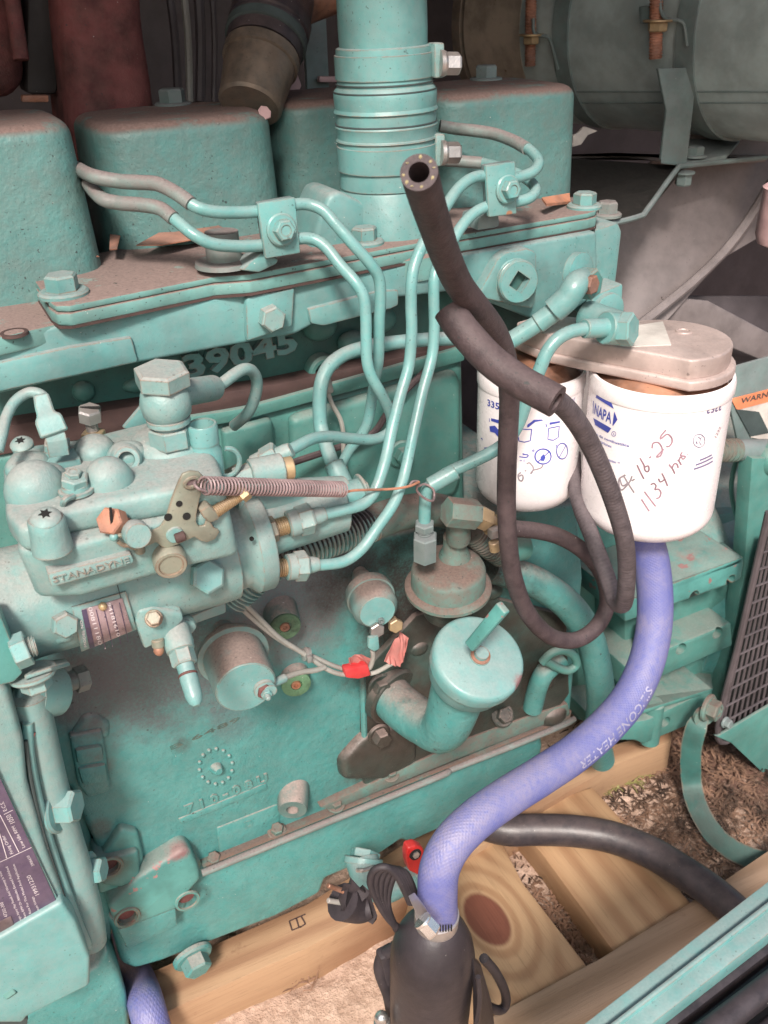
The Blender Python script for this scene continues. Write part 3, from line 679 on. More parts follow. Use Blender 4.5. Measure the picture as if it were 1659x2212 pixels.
# casting marks
emb = bmesh.new(); cx, cy = 466, 1656; rs = random.Random(5)
for k in range(14):
    a = 2 * math.pi * k / 14 + .2; emb = join(emb, ell(P(cx + 36 * math.cos(a), cy - 38 * math.sin(a), -.0006), (.0020, .0022, .0021), 10))
O('casting_emblem', emb, 'teal_block', eb, label='ring of small raised dots')
O('casting_stud', lathe(P(466, 1658, 0), V((.15, -1, .1)), [(-.001, .0058), (.002, .0055), (.006, .0042), (.0072, .003), (.0072, 0)], 20), 'teal_block', eb)
O('casting_number', text_on('7 1 0 - 0 8 U', P(400, 1757, 0), P(578, 1685, 0), 24, ext=.0019, lift=.0, bold=.0006), 'teal_block', eb)
O('casting_number', text_on('D', P(528, 1788, 0), P(547, 1780, 0), 20, ext=.0019, lift=.0, bold=.0006), 'teal_block', eb)
O('stamped_number', text_on('B 6489', P(365, 1622, 0), P(520, 1555, 0), 12, ext=.0003, lift=.0001), 'teal_grimy_shade', eb)
O('cast_step', slab([(385, 1770), (575, 1692), (580, 1705), (392, 1782)], -.0012, .01, .001), 'teal_block', eb)
O('cast_step', slab([(468, 1790), (600, 1738), (608, 1748), (600, 1800), (475, 1850)], -.0016, .01, .0015), 'teal_block', eb)
# bosses
CX, CY, CZ = C2W @ V((1, 0, 0)), C2W @ V((0, 1, 0)), C2W @ V((0, 0, 1))
def boss(px, py, L, r, dirx=CX * .05 - CY * .62 + CZ * .78, hole=True, mat='teal_block', fmat=None, r0=1.35):
    a = P(px, py, -L); d = dirx.normalized(); K = 2.2; base = a - d * (L * K)
    prof = [(0, r * r0), (L * K - .002, r), (L * K, r * .93)]
    if hole: prof += [(L * K, r * .42), (L * K - .012, r * .40), (L * K - .012, 0)]
    return O('threaded_boss', lathe(base, d, prof, 32), mat, eb)
boss(632, 1750, .016, .0138, mat='block_boss', r0=1.15)
PD = (CX * .28 - CY * .5 + CZ * .82).normalized()
boss(615, 1352, .020, .0135, PD, False, 'block_boss', r0=1.2); boss(640, 1477, .010, .0125, PD, False, 'block_boss', r0=1.2)
O('hole_bore', lathe(P(632, 1750, -.016) - (CX * .05 - CY * .62 + CZ * .78).normalized() * .010, CX * .05 - CY * .62 + CZ * .78, [(0, .0055), (.0012, .0054), (.0012, 0)], 20), 'rust', eb)
for x, y, Yv in ((616, 1353, -.0205), (640, 1478, -.0125)):
    O('core_plug', lathe(P(x, y, Yv), PD, [(-.002, .0128), (.001, .0125), (.0014, .0115), (.0014, .005), (-.0006, .0045), (-.0006, 0)], 28), 'green_moss', eb, label='mossy green corroded plug')
    O('plug_stud', lathe(P(x - 1, y, Yv - .001), PD, [(-.002, .0042), (.002, .004), (.002, .002), (0, .002), (0, 0)], 12), 'copper', eb)
# left ribs of the block
O('rib', slab([(150, 1590), (222, 1577), (240, 1700), (235, 1712), (190, 1725), (170, 1700)], -.006, .02, .005, 3), 'teal_block', eb)
O('rib', slab([(162, 1622), (222, 1612), (226, 1645), (168, 1655)], -.010, .02, .003), 'teal_block', eb)
O('rib', slab([(168, 1662), (230, 1652), (235, 1690), (180, 1702)], -.0095, .02, .003), 'teal_block', eb)
O('rib', slab([(235, 1830), (262, 1790), (300, 1800), (312, 1855), (300, 1905), (215, 1935), (212, 1860)], -.008, .02, .004, 3), 'teal_chip', eb)
PADS = []
PADS.append(O('mount_pad', slab([(205, 1862), (300, 1838), (306, 1900), (262, 1920), (222, 1915), (208, 1890)], -.014, .03, .004, 3), 'teal_chip', eb))
PADS.append(O('mount_pad', slab([(235, 1960), (300, 1895), (395, 1835), (415, 1838), (430, 1870), (436, 1900), (395, 1945), (385, 1965), (270, 2010), (245, 1990)], -.018, .03, .006, 3), 'teal_chip', eb))
O('mount_pad', slab([(255, 2010), (380, 1962), (384, 2000), (275, 2052)], -.012, .02, .002), 'teal_block', eb)
for x, y, Yv in ((237, 1874, -.0145), (275, 1982, -.0185), (405, 1946, -.0185)):
    drill(PADS[0 if Yv > -.016 else 1], P(x, y, Yv), FRONT, .0078, .006, bottom='rust')
    O('hole_rim', lathe(P(x, y, Yv), V((0, -1, 0)), [(-.0005, .0118), (.0010, .0112), (.0010, .0090), (-.0005, .0086)], 28), 'teal_chip', eb)
O('mount_pad', slab([(180, 1545), (205, 1540), (240, 1560), (238, 1600), (150, 1590)], -.003, .02, .006, 3), 'teal_block', eb)
# oil pan with its flange
pan = T('oil_pan', 'smooth sea green oil pan below the block with a dirty flange along its top', 'oil pan', P(700, 1850, .0))
O('pan_body', slab([(235, 1985), (300, 1985), (440, 1862), (830, 1702), (1170, 1570), (1175, 1612), (1165, 1670), (1130, 1712), (885, 1824), (867, 1817), (809, 1857), (705, 1900), (694, 1932), (597, 1983), (350, 2080), (290, 2098), (262, 2085)], .004, .3, .010, 4), 'teal_block', pan)
O('flange', extr([P(438, 1876, -.012), P(1232, 1553, -.012), P(1236, 1535, -.002), P(436, 1858, -.002)], V((0, .02, -.004)), .001), 'dusty_teal', pan, label='dusty grimy upper flange')
O('flange_lip', tube([P(436, 1886, -.014), P(640, 1803, -.015), P(840, 1722, -.015), P(960, 1672, -.014), P(975, 1662, -.010), P(1090, 1618, -.014), P(1212, 1568, -.014), P(1240, 1553, -.010)], .0034, 10), 'tube_dusty', pan)
O('side_rail', slab([(690, 1745), (830, 1680), (1000, 1600), (1150, 1545), (1228, 1520), (1233, 1545), (1010, 1632), (720, 1752)], -.008, .012, .002), 'dusty_teal', pan)
for x, y in ((462, 1858), (598, 1795), (725, 1738), (843, 1672), (1080, 1545)):
    hexbolt(P(x, y, -.004), V((0, -.35, 1)), .006, .006, 1.5, mat='dusty_teal', parent=pan, name='flange_bolt')
dp = hexbolt(P(415, 2063, .0), V((.1, -1, -.25)), .0135, .013, 1.45, .005, 'teal_block', pan, 'drain_plug')
# generator end behind/right of the block
O('end_plate', slab([(-40, 1500), (150, 1560), (170, 1700), (245, 1985), (238, 2060), (190, 2075), (40, 1800)], .012, .25, .004), 'teal_block', eb)
ge = T('generator_end', 'green flanged generator adapter with drilled mounting pads at the right', 'generator', P(1450, 1400, .05))
O('drum', lathe(P(1300, 1230, .27), V((1, 0, 0)), [(0, .17), (.01, .205), (.05, .21), (.055, .19), (.30, .19)], 96), 'teal_block', ge)
O('bell', lathe(P(1250, 1230, .30), V((1, 0, 0)), [(-.06, .10), (-.055, .15), (.0, .17), (.02, .172)], 80), 'teal_far', ge)
O('foot_wall', slab([(1350, 1340), (1592, 1255), (1580, 1350), (1350, 1445)], .072, .06, .004), 'teal_far', ge)
O('foot_wall', slab([(1350, 1485), (1580, 1392), (1545, 1470), (1535, 1500), (1350, 1560)], .070, .06, .004), 'teal_far', ge)
O('corner_boss', lathe(P(1408, 1560, .03), V((0, 0, 1)), [(-.03, .012), (.03, .012), (.033, .009)], 28), 'teal_far', ge)
O('corner_boss', lathe(P(1390, 1425, .045), V((0, 0, 1)), [(-.03, .014), (.05, .012), (.053, .009)], 28), 'teal_far', ge)
FEET = []
FEET.append(O('mount_foot', slab([(1350, 1300), (1440, 1270), (1605, 1203), (1608, 1215), (1602, 1250), (1590, 1258), (1350, 1345)], .03, .10, .003), 'teal_chip', ge))
O('foot_web', extr([P(1350, 1300, .03), P(1605, 1203, .03), P(1560, 1170, .10), P(1420, 1210, .12), P(1350, 1235, .12)], V((0, 0, -.008)), .001), 'teal_chip', ge)
FEET.append(O('mount_foot', slab([(1350, 1440), (1580, 1345), (1583, 1395), (1400, 1475), (1350, 1490)], .035, .08, .003), 'teal_far', ge))
FEET.append(O('mount_foot', slab([(1300, 1570), (1400, 1555), (1540, 1487), (1540, 1545), (1390, 1608), (1372, 1600), (1300, 1600)], .02, .08, .003), 'teal_far', ge))
O('foot_web', extr([P(1385, 1535, .02), P(1540, 1487, .02), P(1535, 1450, .08), P(1500, 1440, .09), P(1385, 1480, .09)], V((0, 0, -.006)), .001), 'teal_far', ge)
for x, y, m_ in ((1499, 1287, 'sticker'), (1578, 1253, 'sticker')):
    drill(FEET[0], P(x, y, .0305), FRONT, .0072, .012, bottom='sticker')
for x, y, Yv in ((1471, 1402, .0345), (1550, 1368, .0345), (1437, 1560, .0195)):
    drill(FEET[1 if Yv > .03 else 2], P(x, y, Yv + .0005), FRONT, .0078, .012, bottom='bore')
O('side_wall', slab([(1240, 1130), (1420, 1130), (1620, 1100), (1640, 1200), (1560, 1560), (1250, 1560)], .13, .2, .006), 'teal_far', ge)
O('frame_edge', extr([P(1625, 990, .05), P(1720, 990, .05), P(1670, 1180, .05), P(1580, 1560, .05), P(1550, 1545, .05), P(1607, 1240, .05)], V((0, .02, 0)), .001), 'teal_far', ge)
O('seam_line', tube([P(1600, 960, .10), P(1580, 1060, .10), P(1610, 1180, .10)], .003, 8), 'teal_far', ge)
gr = T('fan_guard', 'dark diamond mesh guard in front of the generator fan at the right edge', 'mesh guard', P(1630, 1560, -.01))
bm = bmesh.new(); gm = bmesh.new()
def gp(u, w, Yv=-.012): # slanted guard quad
    a = V((1655, 1150)).lerp(V((1760, 1150)), u); b = V((1556, 1590)).lerp(V((1700, 1530)), u); q = a.lerp(b, w); return P(q.x, q.y, Yv)
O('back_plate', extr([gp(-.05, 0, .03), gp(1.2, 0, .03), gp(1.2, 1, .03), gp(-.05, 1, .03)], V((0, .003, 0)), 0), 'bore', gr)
for i in range(13):
    u = i / 12; tube([gp(u, -.05), gp(u, .5), gp(u, 1)], .0016, 6, 2, bm=bm)
for i in range(12):
    w = i / 12 + .02; tube([gp(-.03, w, -.0135), gp(.5, w - .035, -.0135), gp(1.1, w - .07, -.0135)], .0015, 6, 2, bm=bm)
O('mesh_bars', bm, 'darkpanel', gr, kind='stuff')
O('guard_frame', tube([gp(-.04, -.1, -.014), gp(-.04, .5, -.014), gp(-.04, 1, -.014), gp(.5, 1.02, -.014), gp(1.1, 1.0, -.014)], .004, 8), 'darkpanel', gr)
cv = O('base_panel', slab([(1553, 1590), (1720, 1490), (1800, 1900), (1680, 1700), (1580, 1605), (1545, 1590)], -.02, .004, .001), 'teal_far'); cv['label'] = 'plain dark green base panel under the mesh guard'; cv['category'] = 'panel'
wb = T('warning_panel', 'lower housing panel with an orange warning label behind the large filter', 'warning label', P(1620, 880, .1))
O('panel', slab([(1560, 800), (1700, 760), (1720, 960), (1600, 980)], .11, .004, .001), 'teal_gray', wb)
O('label_sheet', slab([(1588, 872), (1720, 838), (1730, 965), (1622, 945)], .1088, .001, 0), 'sticker', wb)
O('label_band', slab([(1580, 862), (1720, 826), (1722, 852), (1592, 886)], .1082, .0012, 0), 'orange', wb)
O('label_picture', slab([(1590, 884), (1640, 890), (1662, 935), (1622, 943)], .1080, .0008, 0), 'seam_dark', wb)
O('label_writing', text_on('WARNING', P(1600, 872, .1078), P(1690, 848, .1078), 13, ext=.0002), 'seam_dark', wb)
sh = T('coolant_pipe', 'ribbed grey green pipe running to the right edge behind the filter', 'pipe', P(1600, 975, .1))
O('ribbed_end', tube([(1535, 973, .07), (1560, 973, .07), (1592, 972, .07)], .0125, 20, 4, rib=(.006, .0009)), 'dusty_teal', sh)
O('pipe_body', tube([(1590, 972, .07), (1640, 971, .068), (1720, 968, .066)], .012, 24), 'teal_gray', sh)
O('pipe_elbow', ell(P(1660, 990, .06), (.02, .02, .02)), 'teal_far', sh)
# ================================================================ water manifold casting, cover plate, rocker boxes
def YF(x): return -.012 + (x - 110) / 1180 * .018
def slabf(px, d, depth, bevel=.0015, seg=2): return extr([P(x, y, YF(x) + d) for x, y in px], V((0, depth, 0)), bevel, seg)
mn = T('intake_manifold', 'long dusty teal intake manifold casting with a bolted cover plate on top', 'intake manifold', P(600, 720, .0))
O('casting_body', slabf([(-60, 744), (110, 706), (330, 665), (700, 600), (1290, 500), (1292, 560), (1285, 640), (1245, 668), (1150, 690), (1035, 645), (1040, 622), (880, 642), (822, 646), (700, 690), (640, 722), (530, 742), (300, 785), (-60, 865)], 0, .12, .003, 3), 'teal_edge', mn)
O('ledge', extr([Q(-80, 745, .724), Q(120, 700, .724), Q(330, 560, .724), Q(240, 500, .724), Q(-200, 560, .724)], V((0, 0, -.012)), .002), 'teal_top', mn)
O('lower_step', slabf([(-60, 795), (150, 750), (285, 728), (300, 783), (-60, 860)], -.004, .02, .002), 'teal_edge', mn)
O('side_pad', slabf([(665, 668), (820, 628), (862, 626), (862, 660), (845, 668), (700, 705), (672, 700)], -.004, .02, .002), 'teal_edge', mn, label='raised pad with rusty edges')
O('end_face', slab([(1283, 497), (1337, 480), (1345, 500), (1332, 610), (1330, 660), (1290, 660)], .022, .10, .003), 'teal', mn)
O('end_block', slab([(1278, 640), (1347, 612), (1345, 680), (1338, 690), (1280, 690)], .0, .05, .003), 'teal', mn)
O('end_boss', lathe(P(1310, 670, .0), FRONT, [(-.01, .016), (.004, .015), (.005, .013)], 32), 'teal', mn)
# two-layer cover plate
Zt = .737
outer = [(62, 592), (112, 702), (150, 706), (330, 668), (700, 602), (1000, 546), (1285, 492), (1297, 452), (1240, 425), (900, 440), (470, 500), (240, 545), (85, 585)]
ins = [(62, 588), (104, 650), (120, 660), (150, 660), (330, 624), (460, 598), (540, 592), (700, 562), (1000, 506), (1270, 460), (1287, 455), (1290, 440), (1240, 425), (900, 440), (470, 500), (240, 540), (75, 580)]
def layer(z, th, grow, bevel):
    c = [Q(x, y, Zt) for x, y in ins]; m = sum(c, V((0, 0, 0))) / len(c); out = []
    for p in c:
        q = V((p.x, p.y, z)); e = V((p.x - m.x, p.y - m.y, 0)); q += V((math.copysign(grow, e.x), math.copysign(grow, e.y), 0)); out.append(q)
    return extr(out, V((0, 0, -th)), bevel, 2)
O('cover_plate', layer(Zt, .0042, 0, .0012), 'teal_top', mn)
O('lower_plate', layer(Zt - .0046, .0082, .0006, .0016), 'teal_top', mn)
O('gasket', layer(Zt - .0126, .0016, -.001, 0), 'gasket', mn)
for x, y, r in ((95, 578, .0092), (138, 636, .0105), (788, 526, .0095), (1262, 448, .0095), (398, 522, .007)):
    hexbolt(Q(x, y, Zt), UP, r, r * .95, 1.5, .003, 'teal', mn, spin=.4 + x)
O('bolt_hole', lathe(Q(30, 716, .7245), UP, [(-.002, .0085), (-.0003, .0082), (-.0003, .006), (-.003, .006), (-.003, 0)], 28), 'gasket', mn)
# bolted boss plates on the front face
O('boss_plate', slabf([(531, 650), (537, 641), (637, 622), (632, 705), (534, 738)], -.006, .02, .003), 'teal_edge', mn)
hexbolt(P(583, 684, -.0105), V((.0, -1, .0)), .0092, .009, 0, 0, 'teal_pale', mn, spin=.25)
O('plug_flange', slabf([(1033, 636), (1075, 560), (1095, 545), (1140, 536), (1160, 545), (1162, 620), (1156, 655), (1150, 668), (1040, 645)], -.010, .03, .003), 'teal_edge', mn)
pc = P(1110, 604, -.007)
pl = O('pipe_plug', lathe(pc, V((-.12, -1, .05)), [(-.004, .0165), (.002, .0165), (.0025, .0155), (.004, .0155), (.0045, .0162), (.006, .0162), (.0065, .0155), (.008, .0165), (.0095, .0155), (.0098, .0105)], 40), 'teal_clean', mn)
x_, y_, z_ = frame(V((-.12, -1, .05)))
drill(pl, pc + z_ * .0099, z_, .0088, .008, poly=4, bottom='teal_grimy_shade', spin=.15)
# rocker boxes
def rbox(px0, px1, Yf, depth, z0, top, taper, label, mat='teal', bolt=None, name='rocker_cover'):
    a = P(px0[0], px0[1], Yf).x; b = P(px1[0], px1[1], Yf).x; zt = P(top[0], top[1], Yf + .03).z if isinstance(top, tuple) else top
    cx, cy = (a + b) / 2, Yf + depth / 2; hx, hy = (b - a) / 2, depth / 2
    t = T(name, label, 'rocker cover', V((cx, cy, z0)), 'box shaped rocker covers along the head')
    bm = bmesh.new(); rings = []; H = zt - z0; S = 72
    prof = [(0, 1)] + [(H * k / 6, 1 - taper * k / 6) for k in range(1, 6)]
    rr = .010
    prof = [(h * (H - rr) / H if h else 0, s) for h, s in prof] + [(H - rr, 1 - taper)] + [(H - rr + rr * math.sin(k * math.pi / 10), None, rr * (1 - math.cos(k * math.pi / 10))) for k in range(1, 6)]
    for q in prof:
        if q[1] is None: sx, sy = hx * (1 - taper) - q[2], hy * (1 - taper) - q[2]
        else: sx, sy = hx * q[1], hy * q[1]
        rg = []
        for k in range(S):
            w = 2 * math.pi * (k + .5) / S; c, s = math.cos(w), math.sin(w); e = 2 / 4.6
            rg.append(bm.verts.new((cx + sx * math.copysign(abs(c) ** e, c), cy + sy * math.copysign(abs(s) ** e, s), z0 + q[0])))
        rings.append(rg)
    for p, q in zip(rings, rings[1:]):
        for k in range(S): bm.faces.new((p[k], p[(k + 1) % S], q[(k + 1) % S], q[k]))
    bm.faces.new(rings[-1]); bm.faces.new(rings[0])
    O('cover', bm, mat, t, sharp=60)
    if bolt: hexbolt(Q(bolt[0], bolt[1], zt), UP, .0105, .010, 1.4, .002, 'teal_gray', t)
    return t
rb1 = rbox((-170, 600), (246, 590), .045, .13, .70, (60, 262), .10, 'pale teal rocker cover cut off by the left edge of the picture', 'teal_cover')
rb2 = rbox((240, 545), (640, 510), .092, .13, .70, (400, 250), .055, 'rocker cover with a pink paint chip on its top right corner', 'teal_cover', (374, 226))
O('paint_chip', lathe(P(572, 243, .1115), V((.2, -1, .6)), [(0, .0055), (.0006, .005), (.0006, 0)], 7), 'pink', rb2)
rb3 = rbox((630, 520), (900, 480), .13, .12, .70, (760, 205), .05, 'shaded rocker cover half hidden behind the intake pipe', 'teal_cover')
rb4 = rbox((950, 460), (1265, 420), .085, .13, .72, (1080, 190), .03, 'rocker cover right of the intake pipe with a dusty brown top', 'teal_cover', (1050, 172))
# fallen leaves on the manifold
lf = []
for pts, lab in (([(296, 541), (360, 508), (430, 495), (470, 498), (505, 512), (480, 515), (420, 520), (350, 538)], 'dry orange leaf lying behind the left tube clamp'),
                 ([(120, 566), (160, 551), (215, 558), (150, 568)], 'small dry orange leaf beside the left rocker cover'),
                 ([(238, 548), (240, 520), (262, 522), (255, 550)], 'curled brown leaf standing between two rocker covers')):
    c = [Q(x, y, Zt + .006) for x, y in pts]; bm = extr(c, V((0, 0, .0008)), 0)
    for v in bm.verts: v.co.z += .004 * abs(math.sin(v.co.x * 90))
    O('dry_leaf', bm, 'leaf', label=lab, cat='leaf', group='dry leaves on the manifold')
O('dry_leaf', extr([P(1170, 432, .03), P(1230, 422, .06), P(1232, 440, .05), P(1180, 446, .02)], V((0, 0, .002)), 0), 'rust_orange', label='rust brown leaf below the right rocker cover', cat='leaf', group='dry leaves on the manifold')
# ================================================================ intake pipe with hose and clamps
ip = T('intake_pipe', 'thick vertical air intake pipe with a ribbed coupling hose', 'intake pipe', P(850, 500, .045))
Yp = .05
pb = P(842, 470, Yp); pt_ = P(822, -60, Yp); pd = (pt_ - pb).normalized(); PL = (pt_ - pb).length
def pr(px, py): return mm(px, P(840, py, Yp))
def tt(py):
    return (P(840, py, Yp) - pb).dot(pd)
O('elbow_base', lathe(pb, pd, [(-.03, pr(112, 470)), (tt(405), pr(104, 410)), (tt(395), pr(96, 400))], 64), 'teal', ip)
O('base_fillet', slab([(672, 545), (690, 470), (712, 420), (735, 412), (790, 440), (830, 500), (835, 545)], .03, .05, .006, 3), 'teal', ip)
O('flange', lathe(pb - pd * .022, pd, [(-.014, pr(150, 470)), (.002, pr(148, 470)), (.004, pr(140, 470))], 64), 'teal_top', ip)
O('upper_pipe', lathe(pb, pd, [(tt(135), pr(94, 120)), (tt(60), pr(97, 60)), (tt(-60), pr(98, -60))], 64), 'teal', ip)
hp = []; rr0 = lambda y: pr(105, y)
hose_prof = [(400, 98), (398, 104), (352, 103), (350, 108), (345, 106), (300, 106), (297, 110), (292, 107), (280, 107), (268, 111), (262, 108), (240, 109), (236, 113), (228, 110), (206, 112), (196, 112), (190, 110), (182, 104), (176, 104), (170, 103), (120, 103), (106, 104), (100, 103), (97, 97)]
O('coupling_hose', lathe(pb, pd, [(tt(y), pr(w, y)) for y, w in hose_prof], 72), 'teal', ip, sharp=20)
for i, (y, w) in enumerate(((296, 107.5), (262, 109), (236, 110), (192, 111), (176, 105))):
    O('hose_ridge', lathe(pb, pd, [(tt(y + 2), pr(w, y)), (tt(y + 1), pr(w + 1.4, y)), (tt(y - 1), pr(w + 1.4, y)), (tt(y - 2), pr(w, y))], 72), 'seam_dark', ip)
for yb, sx in ((335, 1), (140, 0)):
    O('clamp_band', lathe(pb, pd, [(tt(yb + 27), pr(103 + 2 * sx, yb)), (tt(yb + 26), pr(107 + 1.5 * sx, yb)), (tt(yb - 26), pr(107 + 1.5 * sx, yb)), (tt(yb - 27), pr(103 + 2 * sx, yb))], 72), 'teal', ip)
    hx, hy = (945, yb - 10) if sx else (943, yb - 8)
    O('clamp_housing', box(P(hx - 2, hy - 2, Yp - .022), (.008, .012, .022), .0015), 'teal_pale', ip)
    sb = P(hx + 8, hy + 5, Yp - .028)
    hexbolt(sb, V((1, -.25, -.05)), .0075, .010, 1.15, .004, 'zinc', ip, 'clamp_screw', spin=.3)
    q = sb + V((1, -.25, -.05)).normalized() * .0143
    O('screw_slot', box(q, (.0012, .0016, .010), 0, V((1, -.25, -.05)).to_track_quat('X', 'Z').to_matrix()), 'bore', ip)
# ================================================================ tube clamps and injection lines
def tclamp(quad, Yc, bolt, label, s=1.0):
    t = T('tube_clamp', label, 'tube clamp', P(*bolt, Yc), 'bolted clamps holding the injection lines')
    w = mm(20, P(*bolt, Yc))
    O('front_plate', slab(quad, Yc, .0035, .0012, 2), 'teal_clean', t)
    q2 = [(x - 14, y - 6) for x, y in quad]
    O('rubber_pad', slab([(x * .94 + sum(a for a, b in quad) / 4 * .06, y) for x, y in quad], Yc + .0045, .008, .001), 'teal_gray', t)
    O('back_plate', slab(quad, Yc + .013, .003, .001), 'teal', t)
    hexbolt(P(*bolt, Yc), V((.05, -1, .1)), .0066 * s, .006, 1.5, .002, 'teal_clean', t, dish=True, name='bolt')
    return t
tc1 = tclamp([(556, 440), (638, 426), (650, 547), (573, 560)], -.028, (608, 496), 'tube clamp with flaking paint left of the intake pipe', 1.05)
tc2 = tclamp([(1049, 358), (1114, 349), (1117, 462), (1056, 470)], -.030, (1096, 409), 'tube clamp with a small rust spot right of the intake pipe', 1.0)
O('clamp_leg', lathe(Q(486, 572, .741), UP, [(0, .020), (.003, .0195), (.004, .012), (.022, .011)], 32), 'tube_dusty', tc1)
O('clamp_leg', slab([(520, 585), (565, 545), (605, 560), (598, 572), (560, 590)], -.02, .02, .003), 'teal', tc1)
O('clamp_leg', slab([(1035, 465), (1080, 462), (1082, 492), (1030, 500)], -.015, .025, .003), 'teal_gray', tc2)
G = 'steel injection lines between clamps and pump'
lr = .0039
def line(pts, label, mat='teal_clean', r=None, group=G, name='injection_line'):
    t = T(name, label, 'fuel line', pts[0], group)
    O('pipe', tube(pts, r or lr, 18, 7), mat, t); return t
yc = -.0215
l_up = line([(165, 362, .09), (200, 380, .035), (255, 391, .025), (300, 394, .015), (342, 398, .005), (385, 420, -.008), (420, 445, -.018), (460, 457, yc), (515, 459, yc), (560, 456, yc), (600, 450, yc), (645, 441, yc), (672, 443, -.023), (700, 456, -.028), (730, 490, -.035), (765, 530, -.042), (800, 570, -.045), (818, 600, -.045), (822, 640, -.046), (819, 700, -.047), (818, 770, -.045), (813, 805, -.04), (808, 830, -.035), (797, 900, -.028), (783, 936, -.025), (755, 972, -.022), (738, 1004, -.022), (728, 1030, -.02)],
           'injection line leaving the upper hole of the left clamp and bending down behind its neighbour')
l_lo = line([(172, 372, .10), (215, 425, .035), (255, 438, .025), (300, 442, .015), (345, 450, .006), (385, 480, -.008), (420, 508, -.018), (460, 527, yc), (515, 532, yc), (565, 530, yc), (610, 524, yc), (650, 515, yc), (680, 518, -.024), (705, 535, -.03), (735, 573, -.04), (765, 606, -.05), (784, 637, -.055), (790, 680, -.058), (791, 730, -.06), (793, 780, -.062), (802, 812, -.063), (820, 845, -.063), (838, 880, -.060), (846, 905, -.058), (843, 930, -.056), (825, 944, -.058), (800, 950, -.062), (755, 947, -.068), (711, 943, -.075), (675, 948, -.082), (640, 965, -.09), (600, 985, -.098)],
           'injection line from the lower hole of the left clamp curling to the upper pump nut')
for t_, pts in ((l_up, [(165, 362, .0895), (200, 380, .0345), (255, 391, .0235), (300, 394, .0135), (342, 398, .0035), (385, 420, -.0095), (412, 440, -.0175)]), (l_lo, [(172, 372, .0995), (215, 425, .0345), (255, 438, .0235), (300, 442, .0135), (345, 450, .0045), (375, 472, -.0055)])):
    O('sleeve', tube(pts, lr * 1.17, 16, 6), 'tube_dusty', t_, label='loose dusty sleeve over the pipe')
r_up = line([(950, 272, .075), (985, 278, .07), (1030, 283, .055), (1070, 290, .04), (1110, 305, .02), (1145, 325, .0), (1163, 348, -.014), (1155, 368, yc), (1130, 380, yc - .002), (1095, 386, yc - .003), (1052, 380, yc - .003), (1020, 385, -.028), (990, 408, -.034), (963, 446, -.042), (940, 485, -.050), (915, 525, -.055), (896, 570, -.060), (889, 610, -.063), (888, 660, -.065), (889, 720, -.068), (883, 790, -.072), (866, 850, -.078), (848, 921, -.088), (838, 970, -.094), (828, 1010, -.10), (810, 1060, -.105), (785, 1088, -.108), (740, 1102, -.11), (690, 1113, -.11)],
     'injection line from the upper hole of the right clamp down to the middle pump nut')
r_lo = line([(945, 345, .06), (990, 348, .055), (1040, 352, .045), (1090, 365, .02), (1135, 385, .0), (1157, 408, -.016), (1145, 427, yc - .002), (1115, 436, yc - .003), (1085, 440, yc - .003), (1052, 446, yc - .004), (1022, 462, -.028), (995, 492, -.034), (970, 535, -.040), (948, 570, -.046), (938, 600, -.05), (937, 650, -.053), (938, 710, -.056), (933, 770, -.060), (912, 849, -.068), (893, 935, -.078), (877, 1010, -.086), (866, 1050, -.092), (848, 1092, -.098), (815, 1140, -.104), (782, 1185, -.108), (745, 1212, -.11), (700, 1220, -.11), (668, 1221, -.11)],
     'injection line from the lower hole of the right clamp to the lowest pump nut')
for t_, pts in ((r_up, [(950, 272, .0745), (985, 278, .0695), (1030, 283, .0545), (1070, 290, .0395), (1110, 305, .0195), (1138, 321, .003)]), (r_lo, [(945, 345, .0595), (990, 348, .0545), (1040, 352, .0445)])):
    O('sleeve', tube(pts, lr * 1.17, 16, 6), 'tube_dusty', t_, label='dust coated rear part of the pipe')
# return line and banjo lines
rl = T('return_line', 'thicker fuel line crossing behind the injection lines from a rusty elbow', 'fuel line', P(1150, 700, -.02))
O('pipe', tube([(1170, 695, -.045), (1140, 712, -.04), (1110, 727, -.035), (1080, 733, -.03), (1000, 731, -.02), (930, 733, -.015), (860, 739, -.01), (800, 748, -.008), (745, 765, -.010), (708, 795, -.014), (692, 840, -.018), (691, 900, -.022), (695, 930, -.026), (712, 985, -.04), (726, 1020, -.05), (738, 1050, -.06)], .0052, 20, 6), 'teal', rl)
O('sleeve', cyl((720, 1000, -.045), (748, 1062, -.06), .0074), 'teal', rl)
O('sleeve', cyl((1100, 738, -.037), (1172, 692, -.047), .0066), 'teal_clean', rl)
O('sleeve', cyl((1160, 700, -.046), (1205, 668, -.052), .0076), 'teal_clean', rl)
O('elbow', tube([(1195, 672, -.052), (1225, 645, -.056), (1245, 615, -.056), (1262, 605, -.04)], .0095, 24), 'teal_clean', rl)
hexbolt(P(1262, 612, -.045), V((.35, -1, .1)), .0115, .010, 0, 0, 'teal_chip', rl, 'union_nut', spin=.2)
hexbolt(P(1270, 614, -.058), V((.35, -1, .1)), .0072, .006, 0, 0, 'rust_orange', rl, 'union_nut')
O('washer', lathe(P(1242, 592, -.03), V((.35, -1, .1)), [(0, .0165), (.006, .0165), (.007, .012)], 32), 'teal_clean', rl)
bl = T('supply_line', 'bright teal fuel line curving from a hexagon banjo bolt down to the lift pump', 'fuel line', P(1300, 710, -.09))
O('pipe', tube([(1300, 709, -.10), (1270, 710, -.10), (1235, 716, -.10), (1205, 732, -.10), (1182, 760, -.10), (1165, 800, -.10), (1140, 860, -.097), (1120, 915, -.094), (1095, 953, -.09), (1060, 978, -.086), (1010, 1002, -.08), (970, 1020, -.075), (940, 1040, -.072), (922, 1060, -.07), (918, 1090, -.07), (917, 1130, -.07)], .0047, 20, 6), 'teal_clean', bl)
